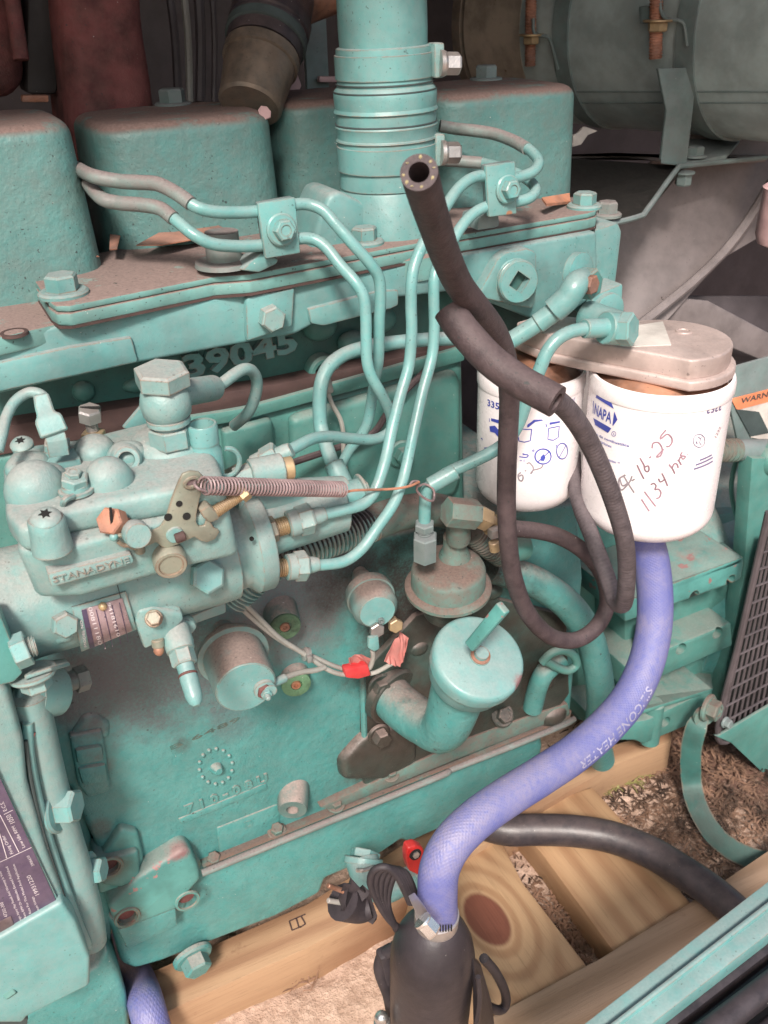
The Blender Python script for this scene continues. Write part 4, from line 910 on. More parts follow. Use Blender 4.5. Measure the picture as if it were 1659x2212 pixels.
O('sleeve', cyl((928, 1050, -.0722), (985, 1017, -.077), .0062), 'teal_clean', bl)
O('sleeve', cyl((1262, 710, -.10), (1312, 708, -.10), .0068), 'teal_clean', bl)
O('banjo', cyl((1306, 708, -.10), (1352, 712, -.10), .0115), 'teal_clean', bl)
O('banjo_neck', lathe(P(1330, 705, -.075), V((.1, -1, .0)), [(-.03, .012), (.0, .012), (.01, .0125)], 32), 'teal_clean', bl)
hexbolt(P(1343, 711, -.105), V((.55, -1, .15)), .0120, .009, 0, 0, 'teal_clean', bl, 'banjo_bolt', spin=.35)
# small wire behind the lines
w_ = T('thin_cable', 'thin grey cable hanging behind the fuel lines', 'cable', P(735, 880, .0))
O('cable', tube([(697, 790, .01), (705, 830, .008), (716, 870, .004), (735, 905, .002), (742, 940, .002), (742, 975, .004), (747, 1020, .01)], .0018, 8), 'wire_gray', w_)
O('cable_end', cyl((703, 812, .008), (712, 848, .006), .0034), 'wire_gray', w_)
O('thin_cable', tube([(600, 1010, -.01), (660, 990, .0), (720, 970, .008), (800, 940, .012), (835, 895, .014), (870, 850, .014), (930, 790, .014)], .0028, 8), 'rubber', label='thin black cable slung across the side cover', cat='cable')
# ================================================================ fuel injection pump
ij = T('injection_pump', 'pale dusty rotary fuel injection pump bolted to the left side of the engine', 'injection pump', P(250, 1180, -.1))
Ya = -.095
pa = P(-120, 1355, Ya); pb_ = P(560, 1172, Ya)
axp = P(400, 1208, Ya); ax = V((1, 0, 0))
def X(px, py=None): return P(px, 1208 if py is None else py, Ya).x - axp.x
O('pump_barrel', lathe(axp, ax, [(X(-80, 1340), .036), (X(60, 1300), .0345), (X(330, 1230), .034), (X(455, 1195), .034), (X(488, 1188), .0335), (X(490, 1188), .029)], 72), 'teal_pale', ij)
O('head_ring', lathe(axp, ax, [(X(485, 1188), .0285), (X(515, 1180), .0285), (X(518, 1180), .029), (X(533, 1178), .0335), (X(563, 1172), .0335), (X(567, 1171), .0325), (X(567, 1171), .012)], 72), 'teal_pale', ij)
O('head_core', lathe(axp + V((0, .006, .005)), ax, [(X(560, 1170), .022), (X(600, 1165), .020), (X(745, 1130), .0175), (X(750, 1130), .015)], 48), 'teal_pale', ij)
O('ring_hole', lathe(P(543, 1163, Ya - .0325), V((0, -1, .05)), [(0, .0014), (.0012, .0014), (.0012, 0)], 12), 'bore', ij)
# governor housing: a box tapering down to the barrel, with its cover on top
zt = .668
def loft(a, b, bev_=.006):
    bm = bmesh.new(); va = [bm.verts.new(p) for p in a]; vb = [bm.verts.new(p) for p in b]; n = len(a)
    for k in range(n): bm.faces.new((va[k], va[(k + 1) % n], vb[(k + 1) % n], vb[k]))
    bm.faces.new(va); bm.faces.new(vb); bmesh.ops.recalc_face_normals(bm, faces=bm.faces); bev(bm, bev_, 4); return bm
top = [Q(18, 1128, zt), Q(120, 1125, zt), Q(345, 1068, zt), Q(488, 1040, zt), Q(462, 975, zt), Q(405, 905, zt), Q(170, 952, zt), Q(15, 985, zt)]
low = [V((q.x, max(q.y, -.135) if q.y < -.1 else q.y, .60)) for q in top]
bot = []
for q, (x, y) in zip(top, ((62, 1262), (110, 1290), (355, 1215), (480, 1180), (470, 1080), (420, 1010), (160, 1080), (30, 1150))): bot.append(V((q.x + .004, q.y + (.004 if q.y < -.09 else 0), zt - .052)))
O('governor_housing', loft([q - V((0, 0, .016)) for q in top], bot, .005), 'teal_pale', ij)
cov = [Q(8, 1105, zt), Q(40, 1140, zt), Q(95, 1128, zt), Q(140, 1098, zt), Q(355, 1060, zt), Q(440, 1044, zt), Q(490, 1040, zt), Q(470, 985, zt), Q(422, 930, zt), Q(400, 900, zt), Q(330, 905, zt), Q(170, 945, zt), Q(30, 962, zt), Q(3, 1000, zt)]
O('governor_cover', extr(cov, V((0, 0, -.017)), .0055, 4), 'teal_pale', ij)
for (x, y, rx, ry, rz) in ((62, 1010, .013, .012, .009), (78, 1062, .0165, .014, .018), (205, 975, .012, .013, .010), (236, 1042, .0135, .012, .015), (95, 1030, .012, .015, .006), (275, 985, .012, .010, .009)):
    O('cover_bulge', ell(Q(x, y, zt), (rx, ry, rz), 28), 'teal_pale', ij)
O('cover_pad', lathe(Q(365, 968, zt - .004), UP, [(0, .024), (.005, .023), (.009, .019), (.010, .013)], 48), 'teal_pale', ij)
O('cover_stub', lathe(Q(272, 990, zt), V((-.1, -.9, .35)), [(-.012, .010), (.010, .0085), (.012, .007), (.012, .0045), (.006, .004), (.006, 0)], 28), 'teal_pale', ij)
def star(p, d, r, mat='teal_pale', name='torx_screw'):
    bm = lathe(p, d, [(-.001, r), (.0015, r * 1.05), (.0035, r * .8), (.0043, r * .45), (.0043, 0)], 28)
    s = O(name, bm, mat, ij); x, y, z = frame(d); pts = []
    for k in range(12): rr = r * (.48 if k % 2 == 0 else .26); pts.append(pt(p) + z * .0042 + x * rr * math.cos(k * math.pi / 6) + y * rr * math.sin(k * math.pi / 6))
    O('screw_star', extr(pts, z * .0004, 0), 'bore', s); return s
star(Q(48, 963, zt + .001), V((-.1, -.3, 1)), .0065); star(Q(100, 1122, zt + .002), V((0, -.35, 1)), .0072)
O('screw_boss', lathe(Q(100, 1126, zt), V((0, 0, 1)), [(-.017, .0105), (-.004, .0095), (.001, .0093), (.002, .0085)], 28), 'teal_pale', ij)
# sealing cup with a brass star screw at the back corner
cp = Q(441, 952, zt + .004)
O('screw_post', lathe(cp, UP, [(-.05, .0095), (-.006, .0095), (-.004, .0085), (-.001, .0085), (-.001, .0088), (.010, .0088), (.011, .0082), (.011, .0070), (.002, .0068), (.002, 0)], 36), 'teal_clean', ij)
s_ = lathe(cp, UP, [(.001, .0055), (.004, .005), (.005, .003), (.005, 0)], 20); O('torx_screw', s_, 'brass', ij)
O('torx_recess', lathe(cp, UP, [(.0049, .0024), (.0055, .0024), (.0055, 0)], 6), 'bore', ij)
O('retainer_ring', tube([cp + V((.010 + .008 * math.sin(a), -.006, -.014 + .009 * math.cos(a))) for a in [k * .45 for k in range(0, 9)]], .0016, 8), 'teal_clean', ij)
# terminals on the cover
def terminal(px, py, r=.0075):
    b = Q(px, py, zt + .001)
    O('terminal_washer', lathe(b, UP, [(0, r * 1.25), (.002, r * 1.25), (.0022, r), (.0045, r * .95), (.005, r * .6)], 28), 'teal_pale', ij)
    hexbolt(b + V((0, 0, .005)), V((.1, -.2, 1)), r, .005, 0, 0, 'teal_pale', ij, 'terminal_nut', dish=True, spin=.3)
    hexbolt(b + V((0, 0, .0098)), V((.1, -.2, 1)), r * .6, .0028, 0, 0, 'teal_pale', ij, 'terminal_nut', dish=True)
terminal(166, 1062); terminal(128, 985, .0078)
O('terminal_block', box(Q(132, 996, zt + .001), (.020, .016, .006), .001), 'teal_clean', ij)
O('terminal_lug', tube([Q(158, 1072, zt + .003), Q(140, 1080, zt + .004), Q(135, 1095, zt - .002), Q(132, 1110, zt - .006)], .0018, 8), 'teal_pale', ij)
# wire with spade connector
wl2 = T('connector_wire', 'painted wire with a flat spade connector arching over the pump cover', 'wire', P(100, 900, -.08))
O('wire', tube([(-5, 975, -.11), (4, 940, -.105), (14, 900, -.095), (32, 868, -.088), (62, 848, -.085), (88, 852, -.088), (100, 868, -.092)], .0030, 12), 'teal_pale', wl2)
def strip(pts, wds, thick, mat, nm, par):
    bm = bmesh.new(); L = [pt(p) for p in pts]; pr_ = None
    for i, p in enumerate(L):
        d = (L[min(i + 1, len(L) - 1)] - L[max(0, i - 1)]).normalized(); nn = (CAM - p).normalized(); s = nn.cross(d).normalized() * wds[i] / 2; nn = d.cross(s).normalized() * thick / 2
        q = [bm.verts.new(p + s + nn), bm.verts.new(p - s + nn), bm.verts.new(p - s - nn), bm.verts.new(p + s - nn)]
        if pr_:
            for k in range(4): bm.faces.new((pr_[k], pr_[(k + 1) % 4], q[(k + 1) % 4], q[k]))
        else: bm.faces.new(q)
        pr_ = q
    bm.faces.new(pr_); bev(bm, thick * .2, 1); return O(nm, bm, mat, par)
strip([(88, 852, -.090), (95, 880, -.094), (100, 896, -.097), (104, 904, -.099), (118, 938, -.103)], [.008, .0095, .0095, .0145, .0155], .005, 'teal', 'spade_connector', wl2)
strip([(116, 932, -.102), (122, 952, -.104), (128, 985, -.103)], [.011, .011, .011], .0012, 'teal_pale', 'spade_tab', wl2)
# slotted adjusting screw at the back of the cover
sc_ = Q(202, 938, zt)
O('screw_shank', thread(sc_ - V((0, 0, .006)), sc_ + V((0, 0, .012)), .0034, .0012), 'zinc', ij)
hexbolt(sc_ + V((0, 0, -.002)), UP, .0072, .004, 0, 0, 'brass', ij, 'lock_nut')
a_ = hexbolt(sc_ + V((0, 0, .010)), V((.05, -.25, 1)), .0072, .008, 0, 0, 'zinc', ij, 'adjusting_screw', spin=.3)
O('screw_slot', box(sc_ + V((.001, -.0025, .0182)), (.0125, .0012, .0012), 0, M.Rotation(-.5, 3, 'Z') @ M.Rotation(.2, 3, 'X')), 'bore', a_)
# banjo bolt and fitting on the cover
bb = Q(372, 958, zt + .004)
O('fitting_hex', lathe(bb, UP, [(0, .0128), (.010, .0128), (.011, .012)], poly=6), 'teal_pale', ij, sharp=20)
O('fitting_neck', lathe(bb, UP, [(.009, .0095), (.013, .0095), (.0135, .0125), (.0165, .0125), (.017, .0115)], 36), 'teal_pale', ij)
O('banjo_body', lathe(bb, UP, [(.016, .0105), (.019, .0135), (.026, .0148), (.032, .0135), (.035, .0112)], 40), 'teal_pale', ij)
O('seal_ring', lathe(bb, UP, [(.0345, .0120), (.0355, .0127), (.0367, .0127), (.0375, .0120)], 40), 'zinc', ij)
hexbolt(bb + V((0, 0, .037)), V((.02, -.1, 1)), .0158, .0095, 0, 0, 'teal_pale', ij, 'banjo_bolt', spin=.5)
ne = P(410, 873, Ya + .045); ne = bb + V((.004, .004, .028))
O('banjo_neck', cyl(ne, P(460, 838, -.055), .0082), 'teal_pale', ij)
O('return_pipe', tube([P(455, 841, -.056), P(480, 828, -.052), P(510, 806, -.045), P(530, 797, -.04), P(546, 803, -.035), P(555, 825, -.03), P(550, 860, -.025), P(535, 893, -.018), P(505, 920, -.005)], .0040, 16), 'teal_pale', ij)
O('support_web', slab([(265, 925), (318, 862), (350, 870), (400, 905), (300, 935)], -.045, .004, .001), 'teal', ij)
# maker's name cast on a raised plate
O('name_plate', slab([(102, 1240), (284, 1196), (290, 1212), (286, 1220), (112, 1270), (108, 1262)], -.1600, .03, .0015), 'teal_pale', ij)
O('cast_name', text_on('STANADYNE', P(114, 1258, -.1600), P(280, 1214, -.1600), 15, ext=.0011, lift=.0), 'teal_pale', ij)
# window plate with riveted data label, wrapped on the barrel
R0 = .0352
def bar(px, py, off=0.0):    # point of the pump barrel under a pixel
    d = ray(px, py); o = CAM - axp; d2 = V((0, d.y, d.z)); o2 = V((0, o.y, o.z)); rr = R0 + off
    A, B, Cc = d2.dot(d2), 2 * d2.dot(o2), o2.dot(o2) - rr * rr; di = max(0, B * B - 4 * A * Cc)
    return CAM + d * ((-B - math.sqrt(di)) / (2 * A))
def barpatch(p00, p10, p01, p11, off, th, mat, nm, par, nu=8, nv=10):
    """curved sheet on the barrel between four pixels"""
    bm = bmesh.new(); gr_ = []
    for j in range(nv + 1):
        row = []
        for i in range(nu + 1):
            u, v = i / nu, j / nv
            x = (p00[0] * (1 - u) + p10[0] * u) * (1 - v) + (p01[0] * (1 - u) + p11[0] * u) * v
            y = (p00[1] * (1 - u) + p10[1] * u) * (1 - v) + (p01[1] * (1 - u) + p11[1] * u) * v
            row.append(bm.verts.new(bar(x, y, off)))
        gr_.append(row)
    for j in range(nv):
        for i in range(nu): bm.faces.new((gr_[j][i], gr_[j][i + 1], gr_[j + 1][i + 1], gr_[j + 1][i]))
    r = bmesh.ops.extrude_face_region(bm, geom=list(bm.faces))
    for v in r['geom']:
        if isinstance(v, bmesh.types.BMVert):
            q = V((0, v.co.y - axp.y, v.co.z - axp.z)).normalized(); v.co -= q * th
    return O(nm, bm, mat, par)
barpatch((155, 1312), (272, 1278), (176, 1408), (295, 1360), .0012, .004, 'teal_pale', 'label_frame', ij)
dl = barpatch((176, 1318), (264, 1292), (194, 1402), (286, 1362), .0022, .001, 'plate_metal', 'data_plate', ij)
barpatch((176, 1319), (187, 1316), (194, 1402), (205, 1398), .0026, .0006, 'plate_dark', 'plate_band', dl, 3, 10)
def bartext(s, x0, y0, x1, y1, h, off=.0028):
    bm = text_bm(s, 1.0, 0); mx = max(v.co.x for v in bm.verts); L = math.hypot(x1 - x0, y1 - y0); ux, uy = (x1 - x0) / L, (y1 - y0) / L; vx, vy = uy, -ux
    for v in bm.verts:
        s_, t_ = v.co.x / mx * L, v.co.y / .72 * h
        v.co = bar(x0 + ux * s_ + vx * t_, y0 + uy * s_ + vy * t_, off)
    return bm
O('label_writing', bartext('00811180', 190, 1312, 213, 1394, 9), 'label_ink', dl)
O('label_writing', bartext('94181610', 231, 1303, 253, 1376, 8), 'label_ink', dl)
O('label_writing', bartext('MODEL NO', 188, 1398, 178, 1340, 6), 'label_ink', dl)
for k, x in enumerate((206, 222, 240, 256)):
    O('plate_line', ribbon([bar(x + 19 * t, 1313 - k * 5 + 80 * t) for t in [i / 8 for i in range(9)]], .0005, lambda p: V((0, p.y - axp.y, p.z - axp.z)).normalized(), .0026), 'plate_dark', dl)
O('plate_rivet', ell(bar(222, 1310, .0028), .0026, 12), 'brass', dl)
# side lug with hex screw left of the label
O('mount_lug', slab([(110, 1325), (160, 1305), (168, 1360), (165, 1388), (118, 1400), (105, 1380)], Ya - .033, .03, .004, 3), 'teal_pale', ij)
hexbolt(P(134, 1343, Ya - .032), V((.15, -1, .25)), .0078, .010, 0, 0, 'teal_pale', ij, 'mounting_bolt', spin=.2)
hexbolt(bar(444, 1244, -.001), V((.1, -.9, .42)), .0108, .0075, 0, 0, 'teal_clean', ij, 'access_screw', spin=.2)
O('joint_line', ribbon([bar(253 + 10 * t, 1262 + 38 * t, .001) for t in [i / 5 for i in range(6)]], .0006, lambda p: V((0, p.y - axp.y, p.z - axp.z)).normalized(), .0004), 'seam_dark', ij)
# lower bracket on the barrel (vent plate, fitting and capped nipple)
O('vent_plate', extr([P(292, 1345, -.13), P(300, 1320, -.13), P(330, 1313, -.13), P(395, 1325, -.13), P(398, 1340, -.13), P(360, 1380, -.13), P(312, 1405, -.13)], V((0, .02, .006)), .002), 'teal_pale', ij)
O('vent_cover', slab([(288, 1300), (310, 1290), (340, 1290), (392, 1312), (396, 1328), (300, 1350)], -.128, .02, .003), 'teal_pale', ij)
hexbolt(P(332, 1336, -.133), V((-.1, -.8, .6)), .0045, .004, 1.2, .001, 'yellow_zinc', ij, 'cover_screw')
O('vent_knob', slab([(362, 1350), (385, 1338), (420, 1342), (430, 1355), (418, 1372), (395, 1385), (368, 1370)], -.118, .012, .003), 'teal_pale', ij)
O('rust_plug', ell(P(343, 1404, -.132), (.0033, .0033, .004), 12), 'copper', ij)
O('rust_plug_neck', cyl((340, 1380, -.130), (342, 1398, -.131), .0038), 'yellow_zinc', ij)
d0 = P(385, 1385, -.130); d1 = P(425, 1525, -.165); dd = (d1 - d0).normalized(); DL = (d1 - d0).length
O('valve_body', lathe(d0, dd, [(-.014, .006), (-.008, .0088), (.002, .0092), (.0065, .0085), (.008, .0058)], 32), 'teal_pale', ij)
O('valve_hex', lathe(d0, dd, [(.0065, .0078), (.015, .0078), (.016, .007)], poly=6), 'teal_pale', ij, sharp=20)
O('valve_nipple', lathe(d0, dd, [(.014, .0054), (.022, .0052), (.0224, .0056), (.026, .0056), (DL - .006, .0052), (DL - .002, .004), (DL, .0018), (DL, 0)], 28), 'teal_clean', ij)
O('nipple_ring', lathe(d0, dd, [(.0215, .0053), (.0222, .0059), (.0230, .0059), (.0236, .0053)], 28), 'rust', ij)
# throttle lever in front
Yl = -.160
def lev(px, th=.0022, b=.0006, Y=Yl, mat='yellow_zinc', nm='lever'): return O(nm, slab(px, Y, th, b, 2), mat, tl)
tl = T('throttle_lever', 'olive plated throttle lever plate with slotted screws and a return spring hook', 'lever', P(370, 1120, Yl))
lev([(387, 1038), (395, 1024), (412, 1018), (430, 1020), (442, 1032), (443, 1048), (432, 1075), (425, 1110), (424, 1128), (430, 1138), (442, 1136), (448, 1118), (456, 1128), (462, 1140), (473, 1145), (474, 1150), (465, 1165), (448, 1172), (432, 1168), (420, 1160), (388, 1175), (362, 1186), (350, 1182), (338, 1172), (292, 1190), (280, 1186), (272, 1176), (345, 1140), (358, 1122), (370, 1080)])
for x, y, r in ((364, 1090, .0000), (387, 1088, .0018), (363, 1117, .0022), (403, 1115, .0022)):
    if r: O('lever_hole', lathe(P(x, y, Yl - .0002), V((0, -1, .0)), [(0, r), (.0003, r), (.0003, 0)], 16), 'bore', tl)
O('slot_rim', tube([P(414 + 15 * math.cos(a), 1042 - 10 * math.sin(a) - 4 * math.cos(a), Yl - .001) for a in [k * .5236 for k in range(13)]], .0011, 6), 'yellow_zinc', tl)
O('eye_hole', lathe(P(414, 1042, Yl - .0002), FRONT, [(0, .0034), (.0003, .0034), (.0003, 0)], 20), 'plate_metal', tl)
O('pivot_boss', lathe(P(362, 1195, Yl + .008), V((-.1, -1, -.15)), [(-.012, .0085), (.004, .0092), (.010, .0092), (.0115, .0085), (.0115, .0068), (.0105, .0066), (.0105, 0)], 36), 'yellow_zinc', tl)
O('lever_dent', lathe(P(378, 1155, Yl), V((0, -1, 0)), [(0, .005), (.001, .0045), (.0012, .002), (.0006, 0)], 20), 'teal_pale', tl)
O('shaft_tip', cyl((378, 1164, Yl - .002), (400, 1156, Yl - .002), .0028), 'gasket', tl)
sb = lathe(P(292, 1150, Yl - .004), V((.05, -1, .2)), [(-.006, .0055), (0, .0072), (.006, .0072), (.0075, .0066), (.0075, 0)], 32); ss = O('round_screw', sb, 'teal_pale', tl)
o1 = O('orange_bolt', lathe(P(255, 1130, Yl + .006), V((-.55, -.6, .62)), [(-.012, .0045), (0, .0048), (.001, .0075), (.009, .0078), (.010, .007)], poly=6), 'rust_orange', tl, sharp=20)
O('screw_slot', box(P(240, 1117, Yl - .001), (.0012, .002, .0105), 0, M.Rotation(.12, 3, 'Y')), 'bore', tl)
O('orange_bracket', slab([(248, 1128), (268, 1135), (276, 1150), (270, 1168), (252, 1172), (248, 1155)], Yl + .004, .006, .001), 'rust_orange', tl)
O('spring_clip', tube([P(247, 1160, Yl - .002), P(262, 1156, Yl - .003), P(275, 1166, Yl - .003), P(282, 1176, Yl - .003), P(268, 1178, Yl - .003), P(255, 1170, Yl - .003)], .0012, 8), 'yellow_zinc', tl)
O('pin_head', ell(P(246, 1160, Yl - .003), .0024, 12), 'teal_clean', tl)
O('lever_foot', cyl((300, 1175, Yl + .002), (303, 1192, Yl + .004), .0028), 'yellow_zinc', tl)
O('swivel_block', slab([(432, 1105), (452, 1092), (474, 1110), (474, 1122), (456, 1130), (440, 1120)], Yl - .003, .010, .001), 'yellow_zinc', tl)
O('link_rod', thread((462, 1108, Yl), (522, 1066, Yl + .006), .0034, .0012), 'brass', tl)
hexbolt(P(518, 1070, Yl + .004), V((.7, 0, .4)), .0052, .005, 0, 0, 'brass', tl, 'rod_nut')
# long return spring and wire
sp2 = T('return_spring', 'long dusty pink extension spring stretched from the throttle lever', 'spring', P(590, 1050, -.16))
O('coil', helix((440, 1049, -.166), (741, 1057, -.120),   .0047, .00062, 46, 6, 14), 'spring', sp2)
O('hook', tube([P(443, 1060, -.168), P(428, 1055, -.168), P(420, 1045, -.165), P(425, 1038, -.160), P(432, 1042, -.158)], .0009, 8), 'spring', sp2)
O('hook_wire', tube([P(738, 1068, -.120), P(760, 1060, -.116), P(800, 1058, -.112), P(850, 1056, -.105), P(885, 1050, -.098), P(905, 1041, -.09)], .0009, 8), 'rust_orange', sp2)
O('wire_loop', tube([P(885, 1048, -.095), P(892, 1040, -.092), P(905, 1042, -.088), P(900, 1058, -.085), P(915, 1075, -.085), P(933, 1082, -.085), P(938, 1072, -.08), P(935, 1055, -.078), P(918, 1046, -.075), P(905, 1050, -.08)], .0009, 8), 'spring', sp2)
# delivery fittings and nuts on the pump head
def fitting(a, b, label=None, mat='teal_pale', sc=1.0):
    a, b = P(*a), P(*b); d = (b - a).normalized(); L_ = (b - a).length; s = sc
    O('fitting_hex', lathe(a, d, [(-.003, .0085 * s), (L_ * .22, .0085 * s), (L_ * .24, .0078 * s)], poly=6), 'brass' if mat == 'brass' else 'yellow_zinc', ij, sharp=20)
    O('fitting_thread', tube([a + d * L_ * .22, a + d * L_ * .34, a + d * L_ * .46], .0058 * s, 16, 3, rib=(.0014, .0004)), 'brass', ij)
    O('nut_collar', lathe(a, d, [(L_ * .44, .0078 * s), (L_ * .46, .0088 * s), (L_ * .66, .0088 * s), (L_ * .67, .0085 * s)], 28), mat, ij)
    O('union_nut', lathe(a, d, [(L_ * .62, .0100 * s), (L_ * .84, .0104 * s), (L_ * .88, .0092 * s)], poly=6), mat, ij, sharp=20)
    O('pipe_sleeve', lathe(a, d, [(L_ * .86, .0058 * s), (L_, .0056 * s), (L_ + .004, .0046 * s)], 24), mat, ij)
fitting((566, 1150, -.108), (690, 1113, -.110))
fitting((572, 1230, -.108), (675, 1220, -.110))
fitting((500, 1040, -.085), (618, 977, -.098))
O('cap_fitting', cyl((508, 1036, -.112), (545, 1024, -.113), .0072, poly=6), 'teal_pale', ij)
O('cap_fitting', cyl((540, 1026, -.113), (610, 1012, -.114), .0098), 'teal_pale', ij)
O('cap_tip', cyl((606, 1014, -.114), (632, 1010, -.1145), .0072), 'brass', ij)
O('head_bridge', cyl((500, 1080, -.09), (740, 1065, -.08), .012), 'teal_pale', ij)
bf = P(765, 1068, -.085)
O('inlet_banjo', cyl((738, 1078, -.085), (778, 1068, -.085), .0115), 'teal_clean', ij)
O('inlet_ring', cyl((778, 1060, -.085), (784, 1058, -.085), .0118), 'teal_pale', ij)
O('inlet_bolt', cyl((783, 1060, -.085), (793, 1056, -.085), .0085, poly=6), 'teal_pale', ij)
O('foot_rib', slab([(380, 1345), (490, 1300), (490, 1325), (420, 1350), (395, 1372)], -.07, .02, .002), 'teal_pale', ij)
# ================================================================ corrugated loom
cl = T('corrugated_loom', 'split corrugated cable loom, black with green paint on its lower half', 'cable loom', P(690, 1180, -.07))
O('corrugated_sleeve', tube([(500, 1290, -.055), (540, 1250, -.060), (585, 1215, -.062), (640, 1190, -.064), (700, 1165, -.062), (760, 1145, -.058), (800, 1132, -.054)], .0115, 24, 6, rib=(.0034, .0012)), 'rubber_ribbed', cl)
O('green_overspray', tube([(503, 1295, -.057), (543, 1256, -.062), (588, 1222, -.064), (640, 1197, -.066), (700, 1172, -.064), (762, 1150, -.060), (803, 1136, -.056)], .0112, 24, 6, rib=(.0034, .0012)), 'teal', cl)
O('smooth_loom', tube([(795, 1135, -.054), (830, 1120, -.05), (870, 1108, -.045), (920, 1100, -.038), (960, 1105, -.03), (1010, 1120, -.02)], .0135, 24), 'dusty_teal', cl)
# ================================================================ bracket bolts at the far left
bl_ = T('pump_bracket', 'chipped bracket at the left edge with two stubby bolts', 'bracket', P(30, 1420, -.14))
O('bracket_plate', extr([P(-80, 1330, -.15), P(5, 1335, -.15), P(30, 1398, -.15), P(50, 1455, -.15), P(30, 1475, -.15), P(-80, 1500, -.15)], V((0, .02, 0)), .0015), 'teal_chip', bl_)
O('bracket_foot', extr([P(52, 1460, -.15), P(110, 1440, -.15), P(150, 1430, -.13), P(140, 1422, -.11), P(50, 1435, -.11)], V((0, 0, -.003)), .0008), 'teal_pale', bl_)
O('clamp_nut', cyl((28, 1412, -.150), (62, 1398, -.150), .0098, poly=6), 'teal_clean', bl_)
O('stud', thread((58, 1400, -.150), (78, 1394, -.150), .0055, .0016), 'teal_pale', bl_)
hexbolt(P(70, 1453, -.140), V((.05, -.2, -1)), .0088, .008, 1.5, .003, 'teal_pale', bl_)
O('spacer', cyl((60, 1500, -.06), (120, 1490, -.05), .018, r2=.018), 'teal', bl_)
O('spacer_bar', cyl((118, 1480, -.04), (165, 1468, -.035), .007), 'tube_dusty', bl_)
O('spacer_nut', cyl((162, 1470, -.035), (188, 1462, -.033), .0095, poly=6), 'tube_dusty', bl_)
# ================================================================ fuel filters and their head
def onc(px, py, C, r):
    """point of an upright cylinder (centre C, radius r) under a pixel"""
    d = ray(px, py); o = CAM - C; A = d.x * d.x + d.y * d.y; B = 2 * (d.x * o.x + d.y * o.y); Cc = o.x * o.x + o.y * o.y - r * r
    return CAM + d * ((-B - math.sqrt(max(0, B * B - 4 * A * Cc))) / (2 * A))
def cyl_map(bm, C, r, x0, y0, x1, y1, hpx, vscale=.72, fit=True, lift=.00035):
    """lay flat artwork (x along the baseline, y up) on the cylinder between two pixels"""
    a = onc(x0, y0, C, r); b = onc(x1, y1, C, r)
    def uv(p): return V((math.atan2(p.x - C.x, -(p.y - C.y)) * r, p.z))
    ua, ub = uv(a), uv(b); e = ub - ua; L = e.length; e.normalize(); up = V((-e.y, e.x))
    mx = max(v.co.x for v in bm.verts); hh = mm(hpx, a)
    for v in bm.verts:
        q = ua + e * (v.co.x / mx * L) + up * (v.co.y / vscale * hh)
        th = q.x / r; rr = r + lift; v.co = V((C.x + rr * math.sin(th), C.y - rr * math.cos(th), q.y))
    return bm
def cyl_stroke(pixels, C, r, w, lift=.0004, smooth=True):
    ps = [onc(x, y, C, r) for x, y in pixels]
    ps = cr(ps, 5) if smooth and len(ps) > 2 else [ps[0].lerp(ps[-1], k / 6) for k in range(7)] if len(ps) == 2 else [a.lerp(b, k / 4) for a, b in zip(ps, ps[1:]) for k in range(4)] + [ps[-1]]
    def nf(p): return V((p.x - C.x, p.y - C.y, 0)).normalized()
    for p in ps:
        n = nf(p); p.x, p.y = C.x + n.x * r, C.y + n.y * r
    return ribbon(ps, w, nf, lift)
def cyl_poly(pixels, C, r, lift=.0004):
    bm = bmesh.new(); f = bm.faces.new([bm.verts.new((x, y, 0)) for x, y in pixels])
    bmesh.ops.triangulate(bm, faces=[f]); 
    for _ in range(2): bmesh.ops.subdivide_edges(bm, edges=list(bm.edges), cuts=1, use_grid_fill=True)
    for v in bm.verts:
        p = onc(v.co.x, v.co.y, C, r); n = V((p.x - C.x, p.y - C.y, 0)).normalized(); v.co = V((C.x + n.x * (r + lift), C.y + n.y * (r + lift), p.z))
    return bm
def canister(C, r, z0, z1, label):
    t = T('fuel_filter', label, 'fuel filter', V((C.x, C.y, z0)), 'spin-on fuel filters')
    H = z1 - z0; rb = .018
    prof = [(0, 0), (0, r - rb)] + [(rb - rb * math.cos(a), r - rb + rb * math.sin(a)) for a in [k * math.pi / 16 for k in range(1, 9)]]
    prof += [(H * .5, r * 1.0), (H - .012, r * 1.0), (H - .0118, r * 1.012), (H - .0105, r * 1.02), (H - .003, r * 1.02), (H, r * 1.0), (H + .0005, r * .96), (H - .006, r * .92)]
    O('canister', lathe(V((C.x, C.y, z0)), UP, prof, 96), 'white', t)
    O('seaming_lid', lathe(V((C.x, C.y, z1 - .007)), UP, [(0, r * .93), (.002, r * .90), (.010, r * .62), (.016, r * .60)], 72), 'copper', t)
    return t
C1 = V((P(1432, 900, -.10).x + .002, -.10, 0)); r1 = .0525
dC = P(1432, 900, -.10)
zb1 = P(1410, 1165, -.145).z; zt1 = P(1432, 800, -.10).z
C1.x = P(1407, 985, -.10).x
f1 = canister(C1, r1, zb1 - .012, zt1, 'large white fuel filter on the right with a handwritten date and hours')
C2 = V((P(1140, 950, -.02).x, -.02, 0)); r2 = .0425
zb2 = P(1140, 1098, -.055).z; zt2 = P(1142, 795, -.02).z
f2 = canister(C2, r2, zb2 - .010, zt2, 'smaller white fuel filter on the left behind the black hose, with blue pictograms')
K1, K2 = (C1, r1), (C2, r2)
def ff(x, y): return (1247.6 + x * .3134 * .6636, 809.6 + y * .3134 * .6636)        # coordinates read on an enlarged detail
def gg(x, y): return (1021.9 + x * .217 * .6636, 809.6 + y * .217 * .6636)
def W(bms, mat, nm, par, lab=None): return O(nm, join(*bms) if len(bms) > 1 else bms[0], mat, par, lab)
